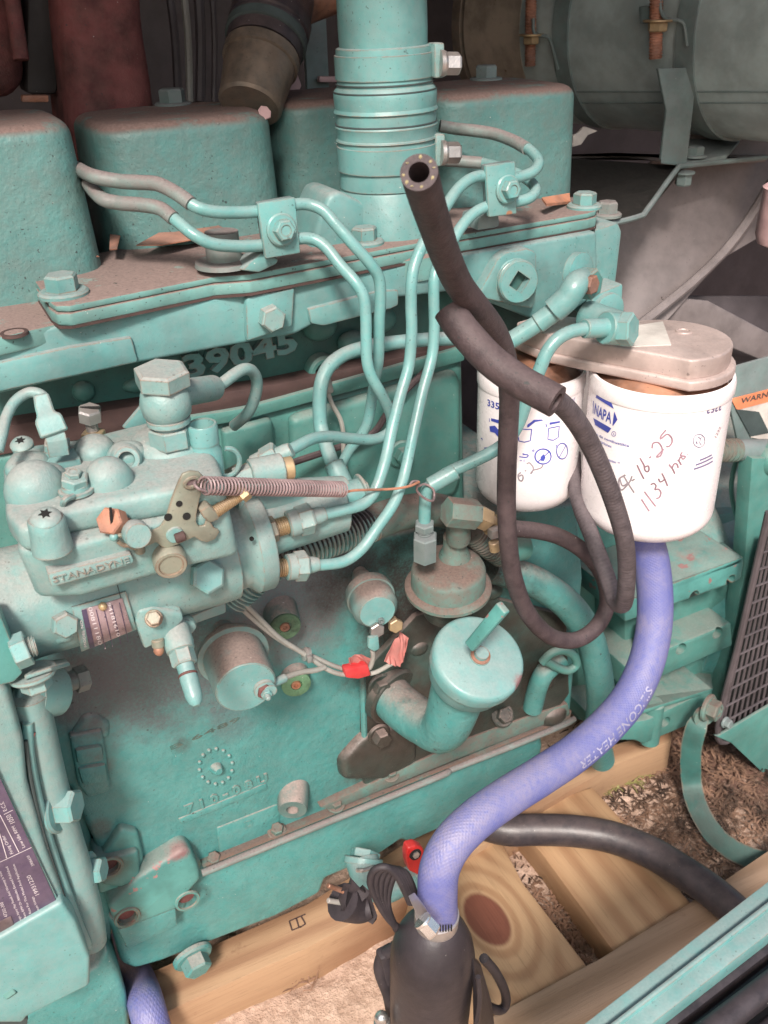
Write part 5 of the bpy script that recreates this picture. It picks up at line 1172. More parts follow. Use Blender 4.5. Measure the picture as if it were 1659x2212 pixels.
W([cyl_poly([ff(*p) for p in q], *K1) for q in (((212, 185), (345, 262), (380, 352), (192, 235)), ((168, 448), (355, 555), (320, 603), (188, 520)), ((385, 378), (418, 465), (372, 530), (366, 520)))], 'ink', 'printed_badge', f1)
W([cyl_map(text_bm('NAPA', 1, 0, bold=.02), *K1, *ff(175, 400), *ff(352, 505), 25)], 'ink', 'printed_name', f1)
W([cyl_stroke([ff(170, 270), ff(166, 400)], *K1, .0012)], 'ink', 'printed_badge_edge', f1)
W([cyl_stroke([ff(380 + 22 * math.cos(a), 612 + 24 * math.sin(a)) for a in [k * .5236 for k in range(13)]], *K1, .0004), cyl_map(text_bm('R', 1, 0), *K1, *ff(372, 622), *ff(388, 626), 4)], 'ink', 'registered_mark', f1)
W([cyl_map(text_bm(s, 1, 0, bold=.01), *K1, *ff(*a), *ff(*b), h) for s, a, b, h in (('Filtro de combustible', (150, 588), (538, 750), 6), ('Filtre a carburant', (170, 655), (355, 758), 6), ('3353', (185, 740), (258, 798), 10), ('Ultra Protection', (240, 850), (400, 920), 6), ('TM', (415, 912), (440, 920), 3))], 'ink', 'printed_text', f1)
W([cyl_map(text_bm('3353', 1, 0, bold=.03), *K1, *ff(1505, 285), *ff(1350, 325), 18)], 'ink_dark', 'printed_number', f1, 'upside down part number')
W([cyl_stroke([ff(1260 + 60 * math.cos(a), 683 + 68 * math.sin(a)) for a in [k * .5236 for k in range(13)]], *K1, .0005), cyl_stroke([ff(1245, 640), ff(1275, 665), ff(1265, 700), ff(1285, 730)], *K1, .0004), cyl_stroke([ff(1230, 690), ff(1240, 715)], *K1, .0008), cyl_stroke([ff(1265, 665), ff(1295, 640)], *K1, .0004)], 'ink_dark', 'printed_symbol', f1)
W([cyl_stroke([ff(x0, y0), ff(x1, y1)], *K1, .0013) for x0, y0, x1, y1 in ((1268, 885, 1390, 830), (1225, 935, 1400, 855), (1205, 978, 1400, 895))], 'ink_dark', 'small_print', f1)
W([cyl_map(text_bm('1222', 1, 0), *K1, *ff(1432, 665), *ff(1488, 545), 10)], 'pencil', 'date_code', f1)
def hand(strokes, K, mat, par, nm='handwriting', w=.0012, f=ff):
    return O(nm, join(*[cyl_stroke([f(*p) for p in s], *K, w) for s in strokes]), mat, par)
hand([[(500, 1038), (440, 1075), (432, 1130), (450, 1190), (475, 1190)], [(475, 1190), (540, 1115), (568, 1050)], [(440, 1075), (470, 1150), (530, 1120)], [(480, 1045), (530, 1130), (590, 1222)], [(565, 1100), (595, 1080)]], K1, 'pencil_gray', f1)
hand([[(620, 935), (655, 1010), (690, 1080)], [(650, 862), (690, 935), (700, 985), (725, 1005), (742, 985), (735, 945), (700, 955)], [(745, 862), (765, 845)], [(775, 762), (785, 710), (835, 700), (870, 740), (880, 790), (860, 840), (820, 850), (850, 815), (895, 770)], [(918, 570), (865, 635), (862, 670)], [(870, 660), (930, 615), (975, 650), (980, 700), (950, 740), (920, 742)]], K1, 'pencil', f1)
hand([[(665, 1290), (745, 1415)], [(695, 1210), (812, 1365)], [(760, 1140), (790, 1125), (815, 1150), (805, 1190), (840, 1185), (865, 1220), (850, 1270), (815, 1282)], [(840, 1075), (860, 1110), (905, 1085)], [(875, 1020), (905, 1080), (935, 1155)]], K1, 'pencil', f1)
hand([[(948, 928), (985, 975), (1010, 1025)], [(978, 975), (1000, 925), (1030, 925), (1045, 965)], [(1040, 880), (1060, 905), (1075, 935)], [(1050, 895), (1065, 855), (1085, 860)], [(1085, 800), (1070, 835), (1115, 845), (1105, 870), (1080, 870)], [(1140, 820), (1148, 824)]], K1, 'pencil', f1)
# pictograms of the left filter
W([cyl_map(text_bm('3353', 1, 0, bold=.02), *K2, *gg(215, 455), *gg(470, 540), 15)], 'ink', 'printed_number', f2)
W([cyl_map(text_bm('3353', 1, 0), *K2, *gg(1530, 335), *gg(1405, 395), 11)], 'ink', 'printed_number', f2)
W([cyl_map(text_bm(s, 1, 0, bold=.01), *K2, *gg(*a), *gg(*b), h) for s, a, b, h in (('1', (230, 695), (255, 705), 8), ('3', (1070, 785), (1110, 780), 7), ('6', (885, 1155), (925, 1150), 7), ('7', (1230, 1100), (1262, 1090), 7), ('4', (120, 965), (150, 985), 6), ('+1', (695, 1300), (770, 1305), 6))], 'ink', 'printed_digits', f2)
w0 = .0008
W([cyl_stroke([gg(690, 810), gg(880, 815)], *K2, w0), cyl_stroke([gg(690, 810), gg(675, 900), gg(690, 990), gg(770, 1008), gg(860, 985), gg(880, 815)], *K2, w0, smooth=False),
   cyl_stroke([gg(1130, 800), gg(1290, 765), gg(1275, 935), gg(1200, 980), gg(1120, 965), gg(1130, 800)], *K2, w0, smooth=False),
   cyl_stroke([gg(1048 + 120 * math.cos(a), 1222 + 112 * math.sin(a)) for a in [k * .5236 for k in range(13)]], *K2, .0011),
   cyl_stroke([gg(1332 + 82 * math.cos(a), 1142 + 118 * math.sin(a)) for a in [k * .5236 for k in range(13)]], *K2, .0009),
   cyl_stroke([gg(960, 1310), gg(1150, 1140)], *K2, .0008), cyl_stroke([gg(1290, 1230), gg(1385, 1060)], *K2, .0007),
   cyl_stroke([gg(695, 1225), gg(800, 1235), gg(825, 1200), gg(745, 1190)], *K2, .0009)], 'ink', 'pictogram_lines', f2)
W([cyl_poly([gg(*p) for p in q], *K2) for q in (((810, 785), (815, 745), (880, 700), (910, 672), (1040, 668), (1045, 685), (930, 705), (850, 745), (832, 785)), ((275, 650), (410, 680), (410, 735), (275, 690)), ((250, 770), (330, 760), (410, 850), (425, 920), (390, 940), (330, 870), (260, 850)), ((170, 1090), (220, 1085), (265, 1060), (270, 1110), (240, 1150), (180, 1125)), ((1010, 1230), (1060, 1185), (1085, 1240), (1060, 1290), (1015, 1285)), ((1145, 712), (1300, 690), (1300, 715), (1145, 748)), ((740, 1172), (775, 1182), (750, 1205)))], 'ink', 'pictogram_fills', f2)
hand([[(720, 1460), (680, 1500), (690, 1570), (730, 1590), (752, 1540), (735, 1500), (690, 1520)], [(775, 1440), (800, 1432)], [(805, 1335), (840, 1315), (880, 1350), (905, 1400), (885, 1460), (865, 1475), (900, 1430), (950, 1415), (1020, 1390), (1045, 1350)]], K2, 'pencil_gray', f2, f=gg)
# filter head
hd = T('filter_head', 'dusty cast aluminium filter head with a rounded end bridging both filters', 'filter head', V((C1.x - .03, -.07, zt1)))
def headring(off, z, th, k=1.0, b=.002):
    rr = (r1 * k); pts = []
    for i in range(25):
        a = -math.pi * .62 + i * (math.pi * 1.12) / 24
        pts.append(V((C1.x + .002 + rr * math.cos(a), C1.y + rr * math.sin(a), z)))
    lx = P(1150, 790, -.06).x
    pts += [V((C2.x + .02, C2.y + .02 + off, z)), V((C2.x - .010, C2.y + .01, z)), V((C2.x - .006, C2.y - .028 - off, z))]
    return O('head_casting', extr(pts, V((0, 0, th)), b, 3), 'alu', hd)
headring(.0, zt1 + .002, .008, .95); headring(-.004, zt1 + .0092, .0155, .87)
O('recess_mark', lathe(V((C1.x + .022, C1.y + .006, zt1 + .0250)), UP, [(-.001, .0065), (.0006, .006), (.0006, .0045), (-.0006, .004), (-.0006, 0)], 24), 'alu', hd)
O('sticker', slabz([(1372, 703), (1432, 694), (1450, 744), (1364, 748)], zt1 + .0254, .0006, 0), 'sticker', hd)
# ================================================================ hoses
h1 = T('fuel_hose', 'black rubber hose with its cut end raised, looping down to the lift pump', 'hose', P(1000, 700, -.2), 'black rubber fuel hoses')
O('hose', tube([(905, 372, -.262), (920, 425, -.246), (938, 480, -.228), (960, 545, -.205), (990, 612, -.185), (1030, 665, -.168), (1068, 715, -.150), (1092, 775, -.135), (1100, 850, -.125), (1098, 930, -.12), (1095, 1010, -.12), (1094, 1090, -.12), (1098, 1170, -.12), (1110, 1250, -.118), (1140, 1325, -.115), (1190, 1375, -.112), (1245, 1382, -.11), (1290, 1352, -.105), (1312, 1300, -.10), (1300, 1240, -.095), (1262, 1192, -.088), (1210, 1160, -.08), (1160, 1147, -.075), (1110, 1142, -.072), (1080, 1140, -.072)], lambda t: .0076 if t < .22 else .0076 - .0008 * min(1, (t - .22) / .12), 26, 7, hollow=(True, False, .56)), 'rubber', h1)
e0 = P(905, 372, -.262); ed = (P(905, 372, -.262) - P(912, 398, -.254)).normalized(); x_, y_, z_ = frame(ed)
for k in range(9):
    a = k * .698 + .3 + .25 * math.sin(k * 5.1); O('yarn_end', ell(e0 + x_ * .0061 * math.cos(a) + y_ * .0061 * math.sin(a) + z_ * .0001, (.0008, .0004, .0003 + .0003 * (k % 3)), 8), 'yarn', h1)
h2 = T('fuel_hose', 'short thick dusty hose stub with its cut end beside the large filter', 'hose', P(1100, 790, -.2), 'black rubber fuel hoses')
O('hose', tube([(970, 668, -.172), (988, 697, -.178), (1012, 727, -.185), (1060, 778, -.198), (1120, 822, -.212), (1170, 850, -.223), (1203, 868, -.231)], .0089, 26, 7, hollow=(False, True, .56)), 'rubber', h2)
h3 = T('fuel_hose', 'thinner ribbed black hose curving down past the large filter and bending back up', 'hose', P(1330, 1100, -.18), 'black rubber fuel hoses')
O('hose', tube([(1180, 850, -.198), (1215, 875, -.192), (1245, 910, -.187), (1275, 960, -.182), (1302, 1020, -.18), (1328, 1090, -.178), (1348, 1160, -.176), (1354, 1220, -.172), (1352, 1275, -.168), (1346, 1305, -.160), (1330, 1300, -.148), (1318, 1265, -.138), (1300, 1215, -.125), (1275, 1150, -.105), (1252, 1090, -.08), (1240, 1030, -.055), (1238, 980, -.04)], .0064, 24, 7, rib=(.0030, .00007)), 'rubber_ribbed', h3)
# lift pump with brass elbow and clamp
lp = T('lift_pump', 'round dusty fuel lift pump with two fittings standing on its dome', 'fuel pump', P(970, 1260, -.05))
lc = P(968, 1262, -.055); la = V((-.05, -.12, 1)).normalized()
O('pump_flange', lathe(lc, la, [(-.006, .030), (-.004, .0355), (-.001, .0355), (.001, .033), (.002, .030)], 64), 'dusty_teal', lp)
O('pump_body', lathe(lc, la, [(.001, .0305), (.016, .0300), (.019, .0285), (.0215, .024), (.0225, .012), (.0225, 0)], 64), 'dusty_teal', lp)
O('pump_neck', lathe(lc, la, [(-.03, .020), (-.006, .028)], 48), 'teal_oily', lp)
pn = P(990, 1180, -.052)
O('boss_neck', lathe(P(982, 1196, -.052), la, [(-.004, .0135), (.0, .0125), (.006, .0095), (.018, .0095), (.019, .0085)], 36), 'dusty_teal', lp)
O('tall_fitting', lathe(P(918, 1205, -.072), la, [(0, .0098), (.021, .0098), (.022, .0088)], poly=6), 'teal_gray', lp, sharp=20)
O('fitting_thread', thread(P(918, 1160, -.072), P(917, 1140, -.072), .0058, .0016), 'teal_gray', lp)
O('fitting_nut', lathe(P(917, 1142, -.0715), la, [(0, .0078), (.005, .0078), (.0058, .0068)], poly=6), 'teal_gray', lp, sharp=20)
O('brass_elbow', cyl((965, 1105, -.075), (1030, 1112, -.078), .0115, poly=6), 'dusty_teal', lp)
O('brass_elbow_body', cyl((990, 1165, -.06), (990, 1115, -.068), .0098), 'dusty_teal', lp)
O('brass_nut', cyl((1025, 1112, -.078), (1050, 1122, -.076), .0095, poly=6), 'brass', lp)
O('brass_barb', cyl((1046, 1120, -.076), (1075, 1135, -.074), .0055), 'brass', lp)
hc = T('hose_clamp', 'small bright worm clamp on the hose beside the brass elbow', 'hose clamp', P(1068, 1140, -.075))
ca = P(1060, 1132, -.0745); cd = (P(1085, 1143, -.0725) - ca).normalized()
O('clamp_band', lathe(ca, cd, [(0, .0078), (.0005, .0088), (.0085, .0088), (.009, .0078)], 32), 'brass', hc)
O('clamp_housing', box(P(1068, 1150, -.085), (.009, .007, .008), .001), 'zinc', hc)
O('clamp_screw', cyl((1066, 1170, -.084), (1070, 1190, -.085), .0042), 'brass', hc)
tc = T('threaded_spout', 'ridged green fitting behind the small hose clamp', 'fitting', P(1060, 1185, -.05))
O('ridged_neck', tube([(1020, 1150, -.045), (1050, 1175, -.045), (1085, 1200, -.045)], .010, 20, 4, rib=(.0034, .0010)), 'dusty_teal', tc)
O('collar', cyl((1080, 1190, -.045), (1130, 1180, -.04), .012), 'teal_far', tc)
# green hoses behind
gh = T('coolant_hose', 'fat dark green painted hose bending down behind the black loop', 'hose', P(1250, 1400, -.02))
O('hose', tube([(1060, 1225, -.015), (1110, 1240, -.02), (1165, 1262, -.025), (1225, 1305, -.028), (1268, 1365, -.03), (1290, 1440, -.03), (1298, 1520, -.028), (1290, 1590, -.02), (1300, 1640, 0)], .0145, 28), 'teal_block', gh)
dh = T('dipstick', 'green dipstick tube with a bent wire loop handle behind the filler cap', 'dipstick', P(1200, 1440, -.03))
O('dipstick_tube', tube([(1150, 1530, -.01), (1160, 1490, -.015), (1172, 1460, -.02), (1190, 1440, -.02), (1215, 1420, -.02)], .010, 18), 'teal_block', dh)
O('loop_handle', tube([(1170, 1432, -.03), (1190, 1412, -.032), (1215, 1405, -.034), (1238, 1415, -.036), (1245, 1435, -.036), (1228, 1448, -.036), (1205, 1442, -.034), (1175, 1425, -.03)], .0042, 14), 'teal_far', dh)
# senders
def sender(c, d, r, L_, label, big):
    c = pt(c)
    t = T('pressure_sender', label, 'pressure sender', c, 'oil pressure senders')
    d = V(d).normalized()
    if big: prof = [(-.02, r * .45), (0, r * .5), (0, r * 1.02), (.002, r * 1.06), (.006, r * 1.06), (.0065, r * .90), (L_ - .002, r * .885), (L_, r * .86)]
    else: prof = [(-.02, r * .4), (0, r * .45), (0, r * .9), (.003, r), (.0105, r * 1.02), (.012, r * 1.0), (.0125, r * .93), (L_ - .006, r * .93), (L_ - .003, r * .86), (L_, r * .72)]
    O('can', lathe(c, d, prof, 56), 'sender_can', t)
    O('neck', lathe(c, d, [(-.03, r * .3), (.0, r * .45)], 24), 'block_boss', t)
    return t, c, d
sd1 = (CX * .37 - CY * .50 + CZ * .78).normalized(); q = P(531, 1484, -.085) - sd1 * .042
s1, c_, d_ = sender(q, sd1, .0258, .042, 'large pressure sender can with one terminal on its flat face, at the lower left', True)
O('face_plate', lathe(c_, d_, [(.0418, .0219), (.0428, .0213), (.0428, 0)], 48), 'teal_clean', s1)
tp_ = P(567, 1482, c_.y + d_.y * .046 - .0)
tp_ = c_ + d_ * .0428; x_, y_, z_ = frame(d_)
tq = P(569, 1483, -.085)
tm = tq - d_ * ((tq - tp_).dot(d_))
O('terminal_insulator', lathe(tm, d_, [(0, .0082), (.003, .008), (.0034, .006)], 28), 'teal_pale', s1)
hexbolt(tm + d_ * .003, d_, .0062, .003, 0, 0, 'rust', s1, 'terminal_nut', spin=.3)
hexbolt(tm + d_ * .006, d_, .0042, .003, 0, 0, 'teal_clean', s1, 'terminal_nut', dish=True)
O('terminal_stud', lathe(tm, d_, [(.008, .0022), (.012, .002), (.013, .001), (.013, 0)], 14), 'teal_pale', s1)
sd2 = (CX * .28 - CY * .50 + CZ * .82).normalized(); q = P(815, 1322, -.055) - sd2 * .030
s2, c_, d_ = sender(q, sd2, .0200, .030, 'smaller pressure sender with two terminal screws, above the red tape', False)
O('face_plate', lathe(c_, d_, [(.0298, .0148), (.0305, .0144), (.0305, 0)], 40), 'teal_clean', s2)
for x, y, mt_ in ((812, 1357, 'zinc'), (852, 1347, 'brass')):
    q = P(x, y, c_.y + d_.y * .030); O('terminal_post', lathe(q - d_ * .004, d_, [(-.002, .0036), (.004, .0034)], 16), 'brass', s2)
    sc2 = hexbolt(q + d_ * .001, d_ + V((0, -.2, .2)), .0062, .0045, 0, 0, mt_, s2, 'terminal_screw', spin=.4)
O('vent_tube', lathe(P(822, 1338, c_.y + d_.y * .03), d_, [(-.002, .0026), (.003, .0026), (.003, .0016), (.001, .0014), (.001, 0)], 16), 'teal_gray', s2)
# wires between them
wr = T('sender_wires', 'dusty grey wires tied together and wrapped with red tape between the senders', 'wires', P(700, 1420, -.05))
O('wire', tube([(505, 1288, -.065), (520, 1310, -.065), (545, 1335, -.062), (590, 1372, -.058), (635, 1400, -.055), (680, 1420, -.052), (720, 1438, -.05), (760, 1450, -.05)], .0020, 10), 'wire_gray', wr)
O('wire', tube([(515, 1285, -.067), (533, 1308, -.067), (560, 1335, -.064), (600, 1375, -.060), (640, 1402, -.057), (665, 1418, -.056), (700, 1442, -.055), (730, 1455, -.054), (760, 1458, -.053)], .0020, 10), 'wire_gray', wr)
O('wire', tube([(592, 1475, -.080), (620, 1462, -.074), (650, 1452, -.068), (680, 1448, -.062), (700, 1442, -.057)], .0022, 10), 'wire_gray', wr)
O('crimp_lug', cyl((588, 1477, -.0805), (616, 1464, -.0755), .0034), 'teal_pale', wr)
O('lug_ring', lathe(tm + V((.003, 0, 0)) + V((0, 0, .001)), sd1, [(.0058, .0052), (.0066, .0052), (.0066, .0035)], 20), 'teal_pale', s1)
O('wire', tube([(800, 1455, -.052), (812, 1452, -.052), (830, 1443, -.05), (852, 1430, -.047)], .0020, 10), 'wire_gray', wr)
O('wire', tube([(790, 1447, -.052), (800, 1440, -.054), (806, 1420, -.056), (805, 1405, -.057)], .0021, 10), 'wire_gray', wr)
O('tie_band', lathe(P(662, 1413, -.056), V((1, 0, -.5)), [(-.002, .0048), (-.0015, .0055), (.0015, .0055), (.002, .0048)], 18), 'tube_dusty', wr)
O('tie_tail', box(P(668, 1423, -.062), (.004, .004, .006), .0008), 'tube_dusty', wr)
O('square_lug', slab([(797, 1378), (818, 1374), (820, 1402), (808, 1408), (796, 1400)], -.062, .0035, .0006), 'teal_clean', wr)
def crum(px, Y, mat, nm, amp=.0025, par=wr):
    bm = bmesh.new(); f = bm.faces.new([bm.verts.new(P(x, y, Y)) for x, y in px]); bmesh.ops.triangulate(bm, faces=[f])
    bmesh.ops.subdivide_edges(bm, edges=list(bm.edges), cuts=2, use_grid_fill=True); rr = random.Random(len(px) * 7)
    for v in bm.verts: v.co.y += rr.uniform(-amp, amp); v.co.z += rr.uniform(-amp, amp) * .15
    r = bmesh.ops.extrude_face_region(bm, geom=list(bm.faces))
    for v in r['geom']:
        if isinstance(v, bmesh.types.BMVert): v.co.y += .0006
    return O(nm, bm, mat, par)
O('red_tape', slab([(744, 1446), (770, 1441), (796, 1436), (803, 1460), (776, 1468), (748, 1466)], -.058, .008, .002), 'tape', wr)
crum([(756, 1432), (757, 1418), (775, 1414), (798, 1420), (797, 1436), (770, 1442), (754, 1444)], -.052, 'tape_dusty', 'tape_flap')
crum([(866, 1367), (883, 1378), (876, 1398), (872, 1422), (864, 1440), (846, 1436), (829, 1428), (848, 1388)], -.050, 'tape_dusty', 'tape_flag', .0018)
# ================================================================ oil filler
of = T('oil_filler', 'sea green oil filler neck with a wide round cap and T handle', 'oil filler', P(900, 1600, -.03))
ca_ = V((.04, -.47, .88)).normalized()
cc = P(1035, 1420, -.118); rc = mm(103, cc)
O('filler_neck', tube([P(840, 1500, -.005), P(870, 1530, -.028), P(915, 1560, -.055), P(960, 1572, -.083), cc - ca_ * .052, cc - ca_ * .03, cc - ca_ * .012], lambda t: mm(56, cc) if t < .5 else mm(56, cc) + (rc * .80 - mm(56, cc)) * min(1, (t - .5) / .45), 48, 8), 'teal_block', of)
O('neck_collar', lathe(cc, -ca_, [(.009, rc * .86), (.011, rc * .90), (.030, rc * .88), (.036, rc * .80), (.040, rc * .66)], 64), 'teal', of)
O('flange_plate', lathe(P(845, 1500, -.005), V((.3, -1, -.1)), [(-.004, rc * .78), (.004, rc * .78), (.006, rc * .72)], 48), 'teal_oily', of)
cap = O('filler_cap', lathe(cc, ca_, [(-.0135, rc * .90), (-.013, rc * .985), (-.004, rc * 1.0), (-.001, rc * .985), (.0008, rc * .95), (.0018, rc * .90), (.0020, 0)], 96), 'teal_clean', of)
O('cap_stud', lathe(cc, ca_, [(.001, .0085), (.003, .0082), (.0034, .0058), (.008, .0055)], 28), 'teal_clean', cap)
O('cap_nut', lathe(cc + ca_ * .003, ca_, [(0, .0078), (.0015, .0078), (.002, .0068)], 24), 'rust_orange', cap)
ha = P(1022, 1393, -.130); hb = P(1094, 1308, -.150)
hd_ = (hb - ha).normalized(); sdx = ca_.cross(hd_).normalized() * mm(15, ha)
O('cap_handle', extr([ha + sdx * .9, ha - sdx * .9, hb - sdx, hb + sdx], (ca_ - hd_ * ca_.dot(hd_)).normalized() * .0065, .0016, 3), 'teal_chip', cap)
# ================================================================ blue heater hose, block heater, cord
bh = T('heater_hose', 'thick dusty blue silicone hose with diamond weave sweeping down to the black heater', 'hose', P(1300, 1600, -.15))
bpts = [(1385, 1120, -.10), (1395, 1165, -.105), (1408, 1220, -.112), (1415, 1290, -.122), (1412, 1360, -.132), (1395, 1435, -.143), (1362, 1505, -.153), (1310, 1568, -.163), (1245, 1625, -.172), (1170, 1675, -.180), (1095, 1722, -.187), (1030, 1768, -.193), (978, 1820, -.198), (950, 1875, -.202), (945, 1930, -.204), (946, 1975, -.205)]
rh = .0148
O('hose', tube(bpts, rh, 40, 8, uv=True), 'blue_hose', bh)
def ontube(s):      # pixel path along the lower right side of the blue hose
    return s
tb_ = bmesh.new(); PP = cr([pt(p) for p in bpts], 10)
acc = [0]
for a, b in zip(PP, PP[1:]): acc.append(acc[-1] + (b - a).length)
def path_at(s):
    j = max(k for k in range(len(acc)) if acc[k] <= s) if s > 0 else 0
    j = min(j, len(PP) - 2); t = (s - acc[j]) / (acc[j + 1] - acc[j]); return PP[j].lerp(PP[j + 1], t), (PP[j + 1] - PP[j]).normalized()
# 'SILICONE HEATER' printed along the hose, wrapped round it
s_end = None
px_s = [(proj_ := None)]
def pix(p):
    c = W2C @ (p - CAM); return 829.5 + FOC * c.x / -c.z, 1106 - FOC * c.y / -c.z
sA = min(acc, key=lambda s: abs(pix(path_at(min(s, acc[-1] - 1e-5))[0])[0] - 1378) + abs(pix(path_at(min(s, acc[-1] - 1e-5))[0])[1] - 1475))
sB = min(acc, key=lambda s: abs(pix(path_at(min(s, acc[-1] - 1e-5))[0])[0] - 1222) + abs(pix(path_at(min(s, acc[-1] - 1e-5))[0])[1] - 1642))
tx = text_bm('SILICONE HEATER', 1, 0, bold=.01); mx = max(v.co.x for v in tx.verts)
for v in tx.verts:
    s = sA + (sB - sA) * v.co.x / mx; p, d = path_at(s); n0 = (CAM - p).normalized(); n0 = (n0 - d * n0.dot(d)).normalized(); sd = d.cross(n0).normalized()
    hgt = v.co.y * .0115; ang = -.50 - hgt / rh
    sg = 1 if (W2C @ sd).x * (-1) < 0 else -1
    v.co = p + (n0 * math.cos(ang) - sd * sg * math.sin(ang)) * (rh + .0003)
O('printed_text', tx, 'faint_print', bh)
bt = T('block_heater', 'matte black domed tank heater standing in the foreground below the blue hose', 'block heater', P(940, 2230, -.2))
hx = P(938, 2000, -.205); hz = V((-.03, -.12, 1)).normalized(); rH = mm(94, P(938, 2050, -.205))
O('tank', lathe(hx, hz, [(-.16, rH * .99), (-.052, rH), (-.040, rH * .985), (-.026, rH * .92), (-.014, rH * .80), (-.004, rH * .62), (.002, rH * .46), (.0045, rH * .36), (.0055, rH * .33), (.012, rH * .32)], 80), 'plastic', bt)
O('tank_rib', extr([P(1022, 2072, -.225), P(1040, 2085, -.22), P(1062, 2160, -.22), P(1075, 2260, -.22), P(1030, 2260, -.235), P(1032, 2160, -.235)], V((0, .006, 0)), .0015), 'plastic', bt)
O('tank_lug', tube([P(1033, 2110, -.238), P(1036, 2160, -.24), P(1028, 2215, -.24), P(1015, 2260, -.24)], .0022, 10), 'plastic', bt)
hcl = T('hose_clamp', 'shiny worm clamp holding the blue hose on the black heater', 'hose clamp', P(935, 1985, -.21))
cb = P(944, 1972, -.205)
O('clamp_band', lathe(cb, V((0, -.1, 1)), [(-.012, rh + .0003), (-.0115, rh + .0018), (-.0005, rh + .0018), (0, rh + .0003)], 56), 'zinc', hcl)
for k in range(6):
    x = 945 + k * 6; O('band_slot', box(onc(x, 2006 - abs(k - 2) * .5, V((cb.x, cb.y - .001, 0)), rh + .0021), (.0009, .0009, .0065), 0), 'bore', hcl)
O('clamp_tang', extr([P(888, 1948, -.228), P(902, 1940, -.222), P(925, 1970, -.228), P(928, 1990, -.232), P(915, 1998, -.236), P(905, 1985, -.235)], V((0, .005, .001)), .001), 'zinc', hcl)
hexbolt(P(912, 1988, -.238), V((.45, -.6, -.7)), .0066, .010, 1.0, .002, 'shiny', hcl, 'clamp_screw')
cdg = T('power_cord', 'coiled black power cord bundled and tied left of the black heater', 'cord', P(850, 1960, -.17))
rs = random.Random(9)
for k in range(5):
    o = k * 7
    O('cord_loop', tube([(888 + o * .3, 1990 + o, -.185), (872, 2010 + o * .6, -.182), (840 + o * .2, 1985, -.178), (812 + o * .9, 1940 + o * .2, -.176), (800 + o * 1.6, 1905, -.176), (808 + o * 1.8, 1880, -.178), (832 + o * 1.2, 1873 + o * .3, -.182), (856 + o * .8, 1890, -.185), (872 + o * .7, 1918, -.188), (886 + o * .5, 1950, -.19)], .0028, 10), 'cord', cdg)
O('cord_bundle', tube([(800, 1960, -.17), (780, 1965, -.168), (760, 1958, -.166), (740, 1948, -.166)], lambda t: .008 + .006 * t, 16), 'cord', cdg)
O('plug_blade', cyl((742, 1925, -.166), (708, 1912, -.166), .0020), 'copper', cdg)
O('plug_blade', cyl((738, 1950, -.166), (708, 1945, -.166), .0020), 'wire_gray', cdg)
crum([(736, 1950), (742, 1912), (760, 1902), (778, 1922), (800, 1925), (815, 1990), (770, 1985), (735, 1978)], -.170, 'cord', 'cord_wrap', .004, cdg)
O('cord_tail', tube([(880, 2022, -.175), (850, 2050, -.17), (826, 2068, -.165), (822, 2100, -.165), (840, 2150, -.168), (848, 2200, -.172), (850, 2260, -.172)], .0055, 12), 'cord', cdg)
O('cord_wrap', slab([(822, 2075), (860, 2055), (872, 2140), (870, 2260), (845, 2260), (842, 2160)], -.172, .012, .003), 'cord', cdg)
O('cord_tail', tube([(1045, 2070, -.19), (1070, 2100, -.19), (1090, 2140, -.192), (1092, 2170, -.193), (1078, 2182, -.194), (1050, 2172, -.195)], .0042, 12), 'cord', cdg)
nb_ = T('loose_nut', 'shiny domed nut at the bottom edge left of the black heater', 'nut', P(823, 2206, -.18))
O('nut_dome', ell(P(824, 2200, -.185), (.006, .006, .007), 20), 'shiny', nb_)
hexbolt(P(824, 2212, -.185), V((0, -.2, 1)), .0075, .006, 0, 0, 'shiny', nb_, 'nut_hex')
# black drain hose
db = O('drain_hose', tube([Q(x, y, .070) for x, y in ((1010, 1770), (1090, 1792), (1160, 1792), (1240, 1795), (1320, 1808), (1400, 1838), (1470, 1880), (1530, 1920), (1590, 1970), (1660, 2040))], .0175, 32), 'rubber_black', label='thick shiny black hose lying across the wooden boards', cat='hose')
# drain valve
dv_ = T('drain_valve', 'green elbow and drain valve with a bright red handle below the oil pan', 'valve', P(840, 1880, -.06))
O('elbow', tube([(782, 1858, -.045), (790, 1885, -.055), (805, 1912, -.062), (835, 1920, -.066), (865, 1908, -.07)], lambda t: .0160 - .004 * t, 28), 'teal', dv_)
O('elbow_collar', cyl((786, 1852, -.043), (784, 1868, -.047), .0185), 'teal_clean', dv_)
O('elbow_hex', cyl((790, 1838, -.038), (786, 1856, -.043), .0145, poly=6), 'teal_clean', dv_)
O('bright_strip', tube([P(770, 1880, -.064), P(785, 1880, -.068), P(808, 1872, -.064)], .0018, 8), 'zinc', dv_)
O('union_hex', cyl((862, 1912, -.07), (905, 1892, -.074), .0135, poly=6), 'teal_block', dv_)
O('thread', cyl((852, 1912, -.069), (866, 1908, -.0705), .0105), 'seam_dark', dv_)
O('valve_body', cyl((900, 1893, -.075), (960, 1860, -.08), .010), 'teal_block', dv_)
O('valve_end', cyl((925, 1860, -.07), (960, 1850, -.07), .009), 'teal_block', dv_)
ho = O('red_handle', slab([(878, 1848), (882, 1832), (900, 1827), (915, 1833), (920, 1850), (924, 1868), (934, 1880), (934, 1896), (926, 1902), (912, 1896), (884, 1882), (879, 1866)], -.098, .010, .0035, 3), 'red', dv_)
O('handle_nut', lathe(P(897, 1845, -.0985), V((0, -1, .2)), [(-.001, .0058), (.001, .0055), (.001, .004)], 20), 'bore', ho)
O('handle_bolt', lathe(P(897, 1845, -.0985), V((0, -1, .2)), [(0, .0036), (.0022, .0034), (.0022, 0)], poly=6), 'zinc', ho)
